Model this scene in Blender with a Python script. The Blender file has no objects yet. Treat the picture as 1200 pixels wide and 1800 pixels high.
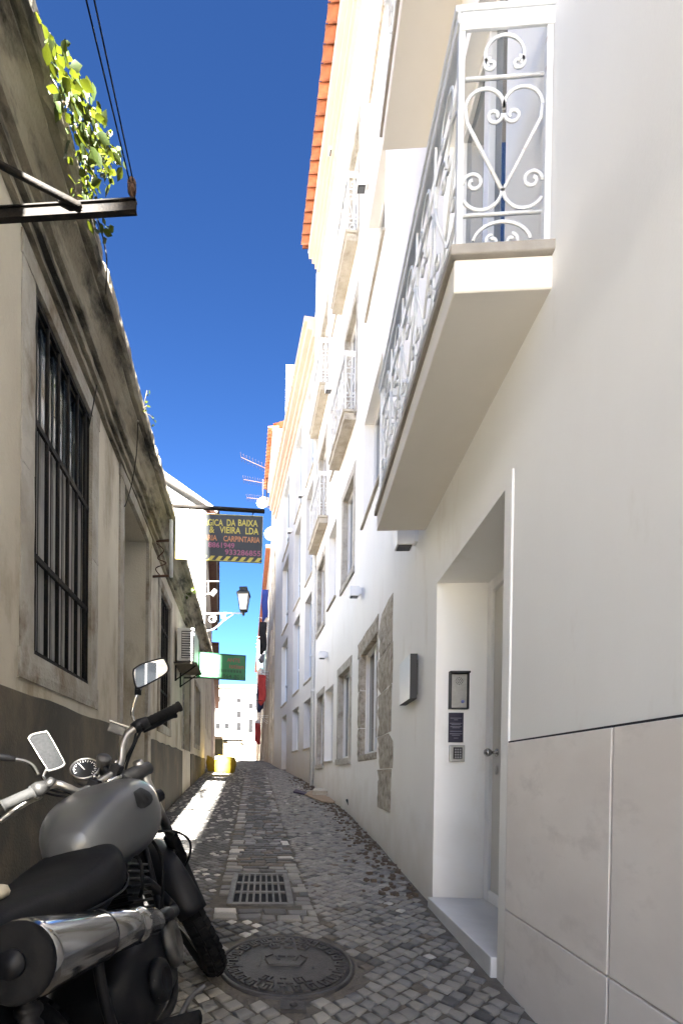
import bpy, bmesh, math, random
from mathutils import Vector, Matrix
from math import sin, cos, pi, radians as R
random.seed(7)
scn = bpy.context.scene
col = scn.collection

# ---------------------------------------------------------------- camera
F_PX, CX, CY = 786.0, 480.0, 1368.0          # focal length and principal point in photo pixels (1200 x 1800)
PIT, ROL, YAW = -.0102, .0116, -.0566
CAM = Vector((0, 0, 1.0))
_r = Vector((cos(YAW), -sin(YAW), 0)); _f = Vector((sin(YAW), cos(YAW), 0)); _u = Vector((0, 0, 1))
FW = _f*cos(PIT) + _u*sin(PIT); _u2 = _u*cos(PIT) - _f*sin(PIT)
RT = _r*cos(ROL) + _u2*sin(ROL); UP = _u2*cos(ROL) - _r*sin(ROL)
cam = bpy.data.cameras.new('camera'); cam_o = bpy.data.objects.new('camera', cam); col.objects.link(cam_o)
m = Matrix.Identity(4)
for i in range(3):
    m[i][0] = RT[i]; m[i][1] = UP[i]; m[i][2] = -FW[i]; m[i][3] = CAM[i]
cam_o.matrix_world = m
cam.sensor_fit = 'VERTICAL'; cam.sensor_height = 36; cam.sensor_width = 24
cam.lens = F_PX/1800*36
cam.shift_x = (600-CX)/1800; cam.shift_y = (CY-900)/1800
cam.clip_start = .05; cam.clip_end = 2000
scn.camera = cam_o

# ---------------------------------------------------------------- sky, sun, exposure
SUN_DX, SUN_EL = -.115, R(30)                # light travels along +Y, a little towards -X
sd = Vector((SUN_DX, 1, 0)).normalized()
sun_vec = Vector((sd.x*cos(SUN_EL), sd.y*cos(SUN_EL), -sin(SUN_EL)))
w = bpy.data.worlds.new('World'); scn.world = w; w.use_nodes = True
nt = w.node_tree; nt.nodes.clear()
sky = nt.nodes.new('ShaderNodeTexSky'); sky.sky_type = 'NISHITA'; sky.sun_disc = False
sky.sun_elevation = SUN_EL
to_sun = -sun_vec
sky.sun_rotation = math.atan2(to_sun.x, to_sun.y)
sky.altitude = 50; sky.air_density = 1.0; sky.dust_density = 1.3; sky.ozone_density = 3.5
hs = nt.nodes.new('ShaderNodeHueSaturation'); hs.inputs['Saturation'].default_value = 1.07; hs.inputs['Value'].default_value = .35
gam = nt.nodes.new('ShaderNodeGamma'); gam.inputs[1].default_value = 1.55
bg = nt.nodes.new('ShaderNodeBackground'); bg.inputs[1].default_value = .0285
out = nt.nodes.new('ShaderNodeOutputWorld')
nt.links.new(sky.outputs[0], hs.inputs['Color']); nt.links.new(hs.outputs[0], gam.inputs[0]); nt.links.new(gam.outputs[0], bg.inputs[0]); nt.links.new(bg.outputs[0], out.inputs[0])
sl = bpy.data.lights.new('sun', 'SUN'); sl.energy = 5.0; sl.angle = R(.53); sl.color = (1, .97, .92)
so = bpy.data.objects.new('sun', sl); col.objects.link(so)
so.rotation_euler = sun_vec.to_track_quat('-Z', 'Y').to_euler(); so.location = (0, -20, 40)
scn.view_settings.view_transform = 'Standard'; scn.view_settings.look = 'None'
scn.view_settings.exposure = 4.95; scn.view_settings.gamma = 1.0
scn.view_settings.use_curve_mapping = False
scn.render.engine = 'CYCLES'
scn.cycles.max_bounces = 10; scn.cycles.diffuse_bounces = 6; scn.cycles.caustics_reflective = False; scn.cycles.caustics_refractive = False
scn.cycles.sample_clamp_indirect = 6

# ---------------------------------------------------------------- pixel helpers (a pixel is only a direction)
def ray(x, y): return FW + RT*((x-CX)/F_PX) - UP*((y-CY)/F_PX)
def atY(x, y, Y):
    v = ray(x, y); return CAM + v*((Y-CAM.y)/v.y)
def atX(x, y, X):
    v = ray(x, y); return CAM + v*((X-CAM.x)/v.x)
GZ = [(-60, -2.0), (-8, -.26), (0, 0), (2, .065), (3.2, .1), (4.5, .155), (6.2, .257), (7.9, .42), (9.5, .58), (12, .82), (14.4, 1.03),
      (18, 1.3), (22, 1.53), (30, 1.85), (50, 2.45), (80, 3.2), (200, 6)]
def gz(Y):
    for (a, za), (b, zb) in zip(GZ, GZ[1:]):
        if Y <= b: return za + (zb-za)*(Y-a)/(b-a)
    return GZ[-1][1]
def ground_at(x, y):
    v = ray(x, y); t = .2
    while t < 150:
        p = CAM + v*t
        if p.z <= gz(p.y): return p
        t += .01 + t*.002
    return CAM + v*150

# ---------------------------------------------------------------- materials
MATS = {}
def pm(name, c1, c2=None, scale=4., rough=.8, bump=0., bscale=60., metal=0., spec=.5, detail=6., stain=None, stretch=None, coat=0., lo=.35, hi=.65, rvar=0.):
    """principled material: two noise-mixed tones, optional wear tone with a shape of its own, fine relief"""
    m = bpy.data.materials.new(name); m.use_nodes = True; MATS[name] = m
    n = m.node_tree; b = n.nodes['Principled BSDF']; L = n.links.new
    b.inputs['Roughness'].default_value = rough; b.inputs['Metallic'].default_value = metal
    b.inputs['Specular IOR Level'].default_value = spec
    b.inputs['Coat Weight'].default_value = coat
    b.inputs['Coat Roughness'].default_value = .12
    b.inputs['Base Color'].default_value = (*c1, 1)
    tc = n.nodes.new('ShaderNodeTexCoord'); mp = n.nodes.new('ShaderNodeMapping')
    L(tc.outputs['Object'], mp.inputs[0])
    if stretch: mp.inputs['Scale'].default_value = stretch
    cur = None
    if c2:
        nz = n.nodes.new('ShaderNodeTexNoise'); nz.inputs['Scale'].default_value = scale; nz.inputs['Detail'].default_value = detail
        nz.inputs['Roughness'].default_value = .6
        L(mp.outputs[0], nz.inputs['Vector'])
        rp = n.nodes.new('ShaderNodeValToRGB'); rp.color_ramp.elements[0].position = lo; rp.color_ramp.elements[1].position = hi
        rp.color_ramp.elements[0].color = (*c1, 1); rp.color_ramp.elements[1].color = (*c2, 1)
        L(nz.outputs[0], rp.inputs[0]); cur = rp.outputs[0]
    if stain:                                   # (colour, scale, low, high)
        nz2 = n.nodes.new('ShaderNodeTexNoise'); nz2.inputs['Scale'].default_value = stain[1]; nz2.inputs['Detail'].default_value = 8; nz2.inputs['Roughness'].default_value = .65
        L(mp.outputs[0], nz2.inputs['Vector'])
        mr = n.nodes.new('ShaderNodeMapRange'); mr.inputs[1].default_value = stain[2]; mr.inputs[2].default_value = stain[3]
        L(nz2.outputs[0], mr.inputs[0])
        mx = n.nodes.new('ShaderNodeMix'); mx.data_type = 'RGBA'
        L(mr.outputs[0], mx.inputs[0])
        if cur: L(cur, mx.inputs[6])
        else: mx.inputs[6].default_value = (*c1, 1)
        mx.inputs[7].default_value = (*stain[0], 1); cur = mx.outputs[2]
    if cur: L(cur, b.inputs['Base Color'])
    if bump:
        nb = n.nodes.new('ShaderNodeTexNoise'); nb.inputs['Scale'].default_value = bscale; nb.inputs['Detail'].default_value = 5
        L(tc.outputs['Object'], nb.inputs['Vector'])
        bp = n.nodes.new('ShaderNodeBump'); bp.inputs['Strength'].default_value = bump; bp.inputs['Distance'].default_value = .02
        L(nb.outputs[0], bp.inputs['Height']); L(bp.outputs[0], b.inputs['Normal'])
    if rvar:
        nr = n.nodes.new('ShaderNodeTexNoise'); nr.inputs['Scale'].default_value = 14; nr.inputs['Detail'].default_value = 6
        L(tc.outputs['Object'], nr.inputs['Vector'])
        mr2 = n.nodes.new('ShaderNodeMapRange'); mr2.inputs[3].default_value = max(0, rough-rvar); mr2.inputs[4].default_value = rough+rvar
        L(nr.outputs[0], mr2.inputs[0]); L(mr2.outputs[0], b.inputs['Roughness'])
    return m
def rand_tint(m, amt=.35):
    """brightness varies from piece to piece (each stone its own tone)"""
    n = m.node_tree; b = n.nodes['Principled BSDF']; L = n.links.new
    oi = n.nodes.new('ShaderNodeObjectInfo'); geo = n.nodes.new('ShaderNodeNewGeometry')
    ad = n.nodes.new('ShaderNodeMath'); ad.operation = 'ADD'; L(oi.outputs['Random'], ad.inputs[0]); L(geo.outputs['Random Per Island'], ad.inputs[1])
    fr = n.nodes.new('ShaderNodeMath'); fr.operation = 'FRACT'; L(ad.outputs[0], fr.inputs[0])
    mr = n.nodes.new('ShaderNodeMapRange'); mr.inputs[3].default_value = 1-amt; mr.inputs[4].default_value = 1+amt
    L(fr.outputs[0], mr.inputs[0])
    hs = n.nodes.new('ShaderNodeHueSaturation'); L(mr.outputs[0], hs.inputs['Value'])
    src = b.inputs['Base Color']
    if src.links: L(src.links[0].from_socket, hs.inputs['Color'])
    else: hs.inputs['Color'].default_value = src.default_value
    L(hs.outputs[0], b.inputs['Base Color'])
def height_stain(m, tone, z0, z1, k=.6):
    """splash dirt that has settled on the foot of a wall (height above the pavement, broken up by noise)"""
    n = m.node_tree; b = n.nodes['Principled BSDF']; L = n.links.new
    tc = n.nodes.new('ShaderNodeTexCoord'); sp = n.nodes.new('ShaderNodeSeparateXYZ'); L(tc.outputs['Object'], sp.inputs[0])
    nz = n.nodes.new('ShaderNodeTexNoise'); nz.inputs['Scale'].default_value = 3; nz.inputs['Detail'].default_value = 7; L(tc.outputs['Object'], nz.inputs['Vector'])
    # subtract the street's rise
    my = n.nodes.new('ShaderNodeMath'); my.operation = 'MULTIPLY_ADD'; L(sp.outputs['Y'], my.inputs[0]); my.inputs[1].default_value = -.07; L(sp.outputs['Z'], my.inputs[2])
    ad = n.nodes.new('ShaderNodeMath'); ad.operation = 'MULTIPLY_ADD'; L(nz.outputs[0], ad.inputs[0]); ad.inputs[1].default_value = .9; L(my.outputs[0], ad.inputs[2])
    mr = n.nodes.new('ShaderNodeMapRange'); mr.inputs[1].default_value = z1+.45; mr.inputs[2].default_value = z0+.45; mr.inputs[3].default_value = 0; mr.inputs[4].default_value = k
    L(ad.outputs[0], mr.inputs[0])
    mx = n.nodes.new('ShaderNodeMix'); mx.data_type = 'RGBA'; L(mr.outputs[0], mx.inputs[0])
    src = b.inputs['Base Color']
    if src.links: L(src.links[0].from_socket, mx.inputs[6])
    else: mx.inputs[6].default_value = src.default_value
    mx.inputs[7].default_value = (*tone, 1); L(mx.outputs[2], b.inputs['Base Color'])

PLW = pm('white_plaster', (.86, .85, .825), (.83, .815, .785), 1.6, .7, .05, 110, spec=.35, stain=((.70, .66, .60), 3.0, .58, .8), stretch=(1, 1, .3)); height_stain(PLW, (.50, .43, .33), -.35, .55)
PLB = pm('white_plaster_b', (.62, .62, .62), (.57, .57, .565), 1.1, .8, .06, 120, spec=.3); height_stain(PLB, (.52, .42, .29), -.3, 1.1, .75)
PLC = pm('old_cream_plaster', (.66, .60, .50), (.52, .45, .35), 1.2, .9, .25, 60, stain=((.33, .27, .2), 1.6, .5, .75))
PLL = pm('weathered_cream_plaster', (.60, .56, .465), (.46, .41, .32), 1.0, .9, .3, 55, stain=((.22, .17, .10), 1.7, .51, .74), stretch=(1, 1, .4))
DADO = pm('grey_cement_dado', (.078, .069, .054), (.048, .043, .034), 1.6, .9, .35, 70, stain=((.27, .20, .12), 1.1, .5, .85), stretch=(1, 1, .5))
CORN = pm('stained_cornice', (.36, .325, .25), (.21, .18, .13), 2.6, .95, .35, 60, stain=((.03, .027, .02), 3.2, .47, .64), stretch=(1.4, .55, 1.8))
STONE = pm('limestone', (.50, .455, .38), (.33, .29, .23), 9, .95, .8, 30, stain=((.17, .145, .11), 12, .5, .68))
STONEL = pm('pale_limestone', (.50, .46, .385), (.36, .32, .25), 6, .85, .4, 45, stain=((.19, .16, .12), 5, .55, .8))
STONEG = pm('old_window_stone', (.50, .47, .42), (.36, .335, .285), 6, .9, .5, 45, stain=((.15, .125, .09), 5, .5, .78))
CLAD = pm('beige_limestone_panel', (.80, .75, .705), (.73, .675, .63), 2.1, .5, .02, 160, spec=.35, stain=((.60, .55, .51), 4.5, .54, .78), stretch=(1, 1, 1.6)); rand_tint(CLAD, .07)
MARBLE = pm('white_marble', (.66, .65, .63), (.54, .53, .52), 3, .35, .01, 80, stretch=(1, 1, 1))
WHITE = pm('white_lacquer', (.80, .79, .77), None, rough=.4, spec=.4)
WHITEM = pm('white_painted_iron', (.76, .77, .77), (.68, .69, .69), 20, .45, .05, 90, stain=((.36, .24, .15), 16, .64, .78))
DOORM = pm('off_white_door', (.60, .58, .53), (.57, .55, .50), 3, .45)
OLDST = pm('weathered_surround_stone', (.44, .42, .375), (.28, .25, .20), 3.2, .95, .6, 45, stain=((.15, .105, .06), 2.6, .5, .66), stretch=(1, 1, .6))
BLACKGAP = pm('gap_black', (.012, .012, .012), None, rough=.8)
GREYBOX = pm('anthracite_metal', (.028, .028, .03), None, rough=.5, spec=.4)
LAMPW = pm('white_lamp_housing', (.72, .73, .74), None, rough=.4)
FROST = pm('lamp_diffuser', (.10, .105, .11), None, rough=.25)
STEEL = pm('brushed_steel', (.50, .49, .46), (.43, .42, .39), 60, .42, metal=.5)
CHROME = pm('chrome', (.50, .49, .475), (.42, .41, .39), 12, .13, metal=1, rvar=.07)
ALUW = pm('white_window_frame', (.76, .76, .75), None, rough=.35)
GLASS = pm('window_glass', (.06, .075, .09), None, rough=.04, spec=.8)
GLASSD = pm('dark_window_glass', (.02, .022, .025), None, rough=.1, spec=.5)
IRON = pm('black_iron', (.010, .0095, .009), (.02, .016, .012), 40, .75, .2, 80, spec=.2)
RUST = pm('rusty_iron', (.055, .03, .02), (.10, .05, .028), 30, .85, .3, 90)
TILE = pm('terracotta_tile', (.46, .155, .065), (.34, .11, .05), 8, .85, .3, 60, stain=((.22, .12, .07), 4, .55, .8)); rand_tint(TILE, .25)
MORTAR = pm('white_mortar', (.66, .62, .56), (.55, .5, .44), 9, .9, .3, 60)
PEACH = pm('peach_cornice', (.60, .455, .37), (.55, .41, .33), 3, .8)
CASTI = pm('cast_iron', (.05, .045, .042), (.075, .068, .063), 14, .55, .25, 120, metal=.4, stain=((.10, .075, .06), 6, .58, .8))
GRATEM = pm('worn_grate_iron', (.20, .19, .17), (.12, .11, .10), 12, .6, .2, 90, metal=.3)
PITM = pm('drain_dark', (.008, .008, .008), None, rough=.95)
LEAF = pm('vine_leaf', (.034, .052, .006), (.016, .03, .004), 9, .5)
LEAF.node_tree.nodes['Principled BSDF'].inputs['Transmission Weight'].default_value = 0
def translucent(m, c, f=.45):
    n = m.node_tree; b = n.nodes['Principled BSDF']; o = n.nodes['Material Output']
    t = n.nodes.new('ShaderNodeBsdfTranslucent'); t.inputs[0].default_value = (*c, 1)
    mx = n.nodes.new('ShaderNodeMixShader'); mx.inputs[0].default_value = f
    n.links.new(b.outputs[0], mx.inputs[1]); n.links.new(t.outputs[0], mx.inputs[2]); n.links.new(mx.outputs[0], o.inputs[0])
translucent(LEAF, (.07, .085, .006), .4); rand_tint(LEAF, .3)
STEM = pm('vine_stem', (.07, .05, .03), (.11, .085, .055), 20, .9)
WOODD = pm('dark_green_door', (.018, .03, .024), (.03, .04, .032), 15, .6)
GREYP = pm('grey_shutter', (.20, .20, .19), (.15, .15, .14), 8, .7)
RUBBER = pm('tyre_rubber', (.006, .006, .006), (.011, .0105, .010), 30, .9, .1, 60, spec=.2)
VINYL = pm('seat_vinyl', (.005, .005, .0055), (.007, .007, .0075), 30, .6, .06, 220, rvar=.06, spec=.22)
BPLAS = pm('black_plastic', (.005, .005, .006), (.008, .008, .009), 18, .5, rvar=.08, spec=.3)
TANKM = pm('silver_tank_paint', (.115, .12, .125), (.095, .099, .103), 5, .34, metal=.4, coat=.15, stain=((.13, .13, .13), 7, .6, .8), rvar=.06)
BARM = pm('worn_steel_bar', (.50, .48, .44), (.38, .36, .32), 25, .3, metal=1)
GREYG = pm('grey_grip_rubber', (.075, .075, .072), (.055, .055, .053), 20, .7)
ALLOY = pm('cast_alloy', (.15, .148, .142), (.10, .097, .092), 16, .5, .1, 70, metal=.7)
MIRROR = pm('mirror_glass', (.86, .87, .88), None, rough=.02, metal=1)
MIRRORD = pm('matt_mirror_grey', (.03, .031, .032), (.02, .021, .022), 120, .6, spec=.2)  # matt dark grey painted in place of the left mirror's reflection
DIAL = pm('dial_face', (.55, .55, .52), (.02, .02, .02), 28, .4, lo=.5, hi=.56)
RIMM = pm('dusty_rim', (.24, .22, .18), (.15, .135, .11), 12, .5, metal=.6)
SIGNB = pm('sign_board_black', (.008, .012, .012), (.014, .018, .018), 6, .5, spec=.35)
SIGNG = pm('sign_board_green', (.012, .16, .05), (.02, .19, .065), 5, .5, spec=.6)
YEL = pm('yellow_lettering', (.45, .37, .03), None, rough=.5)
ORA = pm('orange_lettering', (.42, .15, .03), None, rough=.5)
PINK = pm('pink_lettering', (.25, .05, .11), None, rough=.5)
REDL = pm('red_lettering', (.35, .06, .06), None, rough=.5)
DKG = pm('dark_green_lettering', (.012, .07, .03), None, rough=.5)
PALE = pm('pale_print', (.23, .22, .26), None, rough=.6)
PLQ = pm('plaque_indigo', (.030, .026, .045), None, rough=.45)
LANTM = pm('lantern_iron', (.012, .016, .014), None, rough=.5)
LGLASS = pm('lantern_glass', (.70, .72, .72), None, rough=.3)
YBAG = pm('yellow_bag', (.36, .24, .01), (.30, .20, .01), 9, .7)
CARD = pm('cardboard', (.36, .27, .18), (.28, .20, .13), 8, .9)
DIRT = pm('dirt', (.13, .095, .065), (.09, .07, .05), 20, 1)
def flat(name, c, rough=.8): return pm(name, c, tuple(x*.82 for x in c), 5, rough)
# ---------------------------------------------------------------- mesh helpers
class MB:
    def __init__(self): self.v = []; self.f = []; self.mi = []; self.sm = []
    def add(self, vs, fs, mi=0, sm=False, M=None):
        o = len(self.v)
        self.v += [(M @ Vector(p)) if M else Vector(p) for p in vs]
        for f in fs: self.f.append([i+o for i in f]); self.mi.append(mi); self.sm.append(sm)
        return self
    def hexa(self, c, mi=0, M=None):            # c: 8 corners, bottom 4 then top 4
        return self.add(c, [(0,3,2,1), (4,5,6,7), (0,1,5,4), (1,2,6,5), (2,3,7,6), (3,0,4,7)], mi, False, M)
    def box(self, a, b, mi=0, M=None):
        (x0,y0,z0), (x1,y1,z1) = a, b
        return self.hexa([(x0,y0,z0),(x1,y0,z0),(x1,y1,z0),(x0,y1,z0),(x0,y0,z1),(x1,y0,z1),(x1,y1,z1),(x0,y1,z1)], mi, M)
    def tube(self, pts, r, n=8, mi=0, M=None, cap=True, closed=False, flat=None):
        pts = [Vector(p) for p in pts]; N = len(pts)
        rs = r if isinstance(r, (list, tuple)) else [r]*N
        vs = []; fs = []; prev = None
        for i, p in enumerate(pts):
            a = pts[(i-1) % N] if (i or closed) else p; b = pts[(i+1) % N] if (i < N-1 or closed) else p
            t = (b-a).normalized()
            if prev is None:
                h = Vector((0,0,1)) if abs(t.z) < .9 else Vector((1,0,0))
                u = t.cross(h).normalized()
            else:
                u = prev - t*prev.dot(t)
                u = u.normalized() if u.length > 1e-6 else t.orthogonal().normalized()
            prev = u; v = t.cross(u)
            for k in range(n):
                q = 2*pi*k/n + pi/n
                fu, fv = flat if flat else (1, 1)
                vs.append(p + u*(cos(q)*rs[i]*fu) + v*(sin(q)*rs[i]*fv))
        for i in range(N if closed else N-1):
            j = (i+1) % N
            for k in range(n):
                fs.append((i*n+k, i*n+(k+1) % n, j*n+(k+1) % n, j*n+k))
        if cap and not closed: fs += [tuple(range(n))[::-1], tuple((N-1)*n+k for k in range(n))]
        return self.add(vs, fs, mi, True, M)
    def lathe(self, prof, n=24, mi=0, M=None, cap=True):   # prof: (r, z) about z
        vs = []; fs = []
        for r, z in prof:
            for k in range(n): vs.append((r*cos(2*pi*k/n), r*sin(2*pi*k/n), z))
        for i in range(len(prof)-1):
            for k in range(n): fs.append((i*n+k, i*n+(k+1) % n, (i+1)*n+(k+1) % n, (i+1)*n+k))
        if cap:
            fs.append(tuple(range(n))[::-1]); fs.append(tuple((len(prof)-1)*n+k for k in range(n)))
        return self.add(vs, fs, mi, True, M)
    def loft(self, rings, mi=0, M=None, cap=True, sm=True):
        n = len(rings[0]); vs = [p for r in rings for p in r]; fs = []
        for i in range(len(rings)-1):
            for k in range(n): fs.append((i*n+k, i*n+(k+1) % n, (i+1)*n+(k+1) % n, (i+1)*n+k))
        if cap: fs += [tuple(range(n))[::-1], tuple((len(rings)-1)*n+k for k in range(n))]
        return self.add(vs, fs, mi, sm, M)
    def mesh(self, name, mats):
        me = bpy.data.meshes.new(name); me.from_pydata([tuple(p) for p in self.v], [], self.f)
        for x in (mats if isinstance(mats, (list, tuple)) else [mats]): me.materials.append(x)
        me.polygons.foreach_set('material_index', self.mi); me.polygons.foreach_set('use_smooth', self.sm)
        me.update(); return me
    def build(self, name, mats, parent=None, bevel=0, seg=2, fix=True, auto=True):
        me = self.mesh(name, mats)
        if fix:
            bm = bmesh.new(); bm.from_mesh(me); bmesh.ops.recalc_face_normals(bm, faces=bm.faces); bm.to_mesh(me); bm.free()
        o = bpy.data.objects.new(name, me); col.objects.link(o)
        if parent:
            o.parent = parent
            base = parent
            off = Vector((0,0,0))
            while base: off += base.location; base = base.parent
            o.location = -off
        if bevel:
            bv = o.modifiers.new('bevel', 'BEVEL'); bv.width = bevel; bv.segments = seg; bv.limit_method = 'ANGLE'; bv.angle_limit = R(40)
        return o
def tag(o, label=None, cat=None, group=None, kind=None):
    if label: o['label'] = label
    if cat: o['category'] = cat
    if group: o['group'] = group
    if kind: o['kind'] = kind
    return o
def thing(name, label, cat, loc=(0,0,0), group=None):
    o = bpy.data.objects.new(name, None); col.objects.link(o); o.location = loc; o.empty_display_size = .1
    return tag(o, label, cat, group)
def inst(name, me, parent, M):
    """one more piece sharing mesh data; M is its world matrix, parents are unrotated"""
    o = bpy.data.objects.new(name, me); col.objects.link(o)
    off = Vector((0,0,0)); b = parent
    while b: off += b.location; b = b.parent
    o.parent = parent
    o.matrix_local = Matrix.Translation(-off) @ M
    return o
def arc(c, r, a0, a1, n, ax=(1,0,0), ay=(0,0,1)):
    c, ax, ay = Vector(c), Vector(ax), Vector(ay)
    return [c + ax*(r*cos(a0+(a1-a0)*i/n)) + ay*(r*sin(a0+(a1-a0)*i/n)) for i in range(n+1)]
def bez(a, b, c, d, n=12):
    a, b, c, d = map(Vector, (a, b, c, d))
    return [a*(1-t)**3 + b*3*t*(1-t)**2 + c*3*t*t*(1-t) + d*t**3 for t in [i/n for i in range(n+1)]]
def smooth_path(pts, k=6):
    P = [Vector(p) for p in pts]; out = []
    for i in range(len(P)-1):
        p0 = P[max(i-1,0)]; p1 = P[i]; p2 = P[i+1]; p3 = P[min(i+2,len(P)-1)]
        for j in range(k):
            t = j/k
            out.append(.5*((2*p1)+(-p0+p2)*t+(2*p0-5*p1+4*p2-p3)*t*t+(-p0+3*p1-3*p2+p3)*t**3))
    out.append(P[-1]); return out
def text_mesh(body, size, mat, ax, ay, origin, name, parent, align='LEFT', width=None, th=.002, bold=.0):
    """lettering as real thin geometry; ax/ay are the writing and up directions"""
    c = bpy.data.curves.new('lettering', 'FONT'); c.body = body; c.size = size; c.align_x = align; c.extrude = th/2; c.offset = bold
    c.resolution_u = 3
    t = bpy.data.objects.new('tmp', c); col.objects.link(t)
    dg = bpy.context.evaluated_depsgraph_get(); me = bpy.data.meshes.new_from_object(t.evaluated_get(dg))
    bpy.data.objects.remove(t); bpy.data.curves.remove(c)
    ax = Vector(ax).normalized(); ay = Vector(ay).normalized(); az = ax.cross(ay)
    xs = [v.co.x for v in me.vertices]
    k = width/(max(xs)-min(xs)) if width else 1
    for v in me.vertices:
        p = v.co.copy(); v.co = Vector(origin) + ax*p.x*k + ay*p.y + az*p.z
    me.materials.clear(); me.materials.append(mat)
    o = bpy.data.objects.new(name, me); col.objects.link(o)
    o.parent = parent; off = Vector((0,0,0)); b = parent
    while b: off += b.location; b = b.parent
    o.location = -off
    return o

class Wall:
    """a run of straight facade segments; n points to the street. (s, z, o) = along, up, out"""
    def __init__(self, path, s0=0, side=1):
        self.p = [Vector((a, b, 0)) for a, b in path]; self.s0 = s0; self.side = side; self.cum = [s0]; self.d = []; self.n = []
        for a, b in zip(self.p, self.p[1:]):
            d = b-a; self.cum.append(self.cum[-1]+d.length); d = d.normalized(); self.d.append(d)
            self.n.append(Vector((-d.y, d.x, 0))*side)
        self.L = self.cum[-1]
    def seg(self, s):
        for i in range(len(self.d)):
            if s <= self.cum[i+1]+1e-6: return i
        return len(self.d)-1
    def P(self, s, z, o=0, i=None):
        i = self.seg(s) if i is None else i
        q = self.p[i] + self.d[i]*(s-self.cum[i]) + self.n[i]*o
        return Vector((q.x, q.y, z))
    def hit(self, x, y, off=0):
        v = ray(x, y); best = None
        for i in range(len(self.d)):
            n = self.n[i]; a = self.p[i] + n*off; den = n.dot(v)
            if abs(den) < 1e-9: continue
            t = n.dot(a-CAM)/den
            if n.dot(Vector((0,0,1))) != 0: pass
            q = CAM + v*t; u = (q-a).dot(self.d[i])
            lo = -1e9 if i == 0 else -.03; hi = 1e9 if i == len(self.d)-1 else self.cum[i+1]-self.cum[i]+.03
            if t > 0 and lo <= u <= hi and (best is None or t < best[0]): best = (t, self.cum[i]+u, q.z)
        return best[1], best[2]
    def box(self, mb, s0, s1, z0, z1, o0, o1, mi=0, z0b=None, z1b=None):
        i = self.seg((s0+s1)/2)
        z0b = z0 if z0b is None else z0b; z1b = z1 if z1b is None else z1b
        c = [self.P(s0,z0,o0,i), self.P(s1,z0b,o0,i), self.P(s1,z0b,o1,i), self.P(s0,z0,o1,i),
             self.P(s0,z1,o0,i), self.P(s1,z1b,o0,i), self.P(s1,z1b,o1,i), self.P(s0,z1,o1,i)]
        return mb.hexa(c, mi)
    def strip(self, mb, s0, s1, z0, z1, o0, o1, mi=0):     # box that follows the bends
        cuts = [s0] + [c for c in self.cum[1:-1] if s0 < c < s1] + [s1]
        for a, b in zip(cuts, cuts[1:]): self.box(mb, a, b, z0, z1, o0, o1, mi)
        return mb
def facade(w, s0, s1, z0, z1, ops, mb=None):
    """wall skin with real openings and reveals. ops: (s0, s1, z0, z1, depth)"""
    mb = mb or MB()
    S = sorted({s0, s1, *[c for c in w.cum[1:-1] if s0 < c < s1], *[o[0] for o in ops], *[o[1] for o in ops]})
    Z = sorted({z0, z1, *[o[2] for o in ops], *[o[3] for o in ops]})
    for a, b in zip(S, S[1:]):
        i = w.seg((a+b)/2)
        for c, d in zip(Z, Z[1:]):
            sm, zm = (a+b)/2, (c+d)/2
            if any(o[0] < sm < o[1] and o[2] < zm < o[3] for o in ops): continue
            mb.add([w.P(a,c,0,i), w.P(b,c,0,i), w.P(b,d,0,i), w.P(a,d,0,i)], [(0,1,2,3)])
    for o in ops:
        a, b, c, d, dp = o[:5]
        i = w.seg((a+b)/2); F = lambda s, z, q: w.P(s, z, q, i)
        mb.add([F(a,c,0),F(a,d,0),F(a,d,-dp),F(a,c,-dp)], [(0,1,2,3)])
        mb.add([F(b,c,0),F(b,c,-dp),F(b,d,-dp),F(b,d,0)], [(0,1,2,3)])
        mb.add([F(a,d,0),F(b,d,0),F(b,d,-dp),F(a,d,-dp)], [(0,1,2,3)])
        mb.add([F(a,c,0),F(a,c,-dp),F(b,c,-dp),F(b,c,0)], [(0,1,2,3)])
    return mb
def body(w, s0, s1, z0, z1, off, deep, name, mat, parent, flat_end=True):
    """the mass of the building behind its facade skin (carries the roof, blocks the light)"""
    mb = MB(); ss = [s0] + [c for c in w.cum[1:-1] if s0 < c < s1] + [s1]
    fr = [w.P(s, 0, -off) for s in ss]; n = w.n[w.seg(s0)]
    bk = [w.P(s, 0, -deep) for s in ss]
    ring = fr + bk[::-1]
    k = len(ring)
    vs = [(p.x,p.y,z0) for p in ring] + [(p.x,p.y,z1) for p in ring]
    fs = [tuple(range(k))[::-1], tuple(range(k, 2*k))] + [(i, (i+1) % k, k+(i+1) % k, k+i) for i in range(k)]
    mb.add(vs, fs); return mb.build(name, mat, parent)
def end_caps(w, mb, s0, s1, z0, z1, dp):
    for s, i in ((s0, w.seg(s0+.01)), (s1, w.seg(s1-.01))):
        mb.add([w.P(s,z0,0,i), w.P(s,z0,-dp,i), w.P(s,z1,-dp,i), w.P(s,z1,0,i)], [(0,1,2,3)])
    for a, b in zip([s0]+[c for c in w.cum[1:-1] if s0 < c < s1], [c for c in w.cum[1:-1] if s0 < c < s1]+[s1]):
        i = w.seg((a+b)/2); mb.add([w.P(a,z1,0,i), w.P(b,z1,0,i), w.P(b,z1,-dp,i), w.P(a,z1,-dp,i)], [(0,1,2,3)])
    return mb
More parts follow.
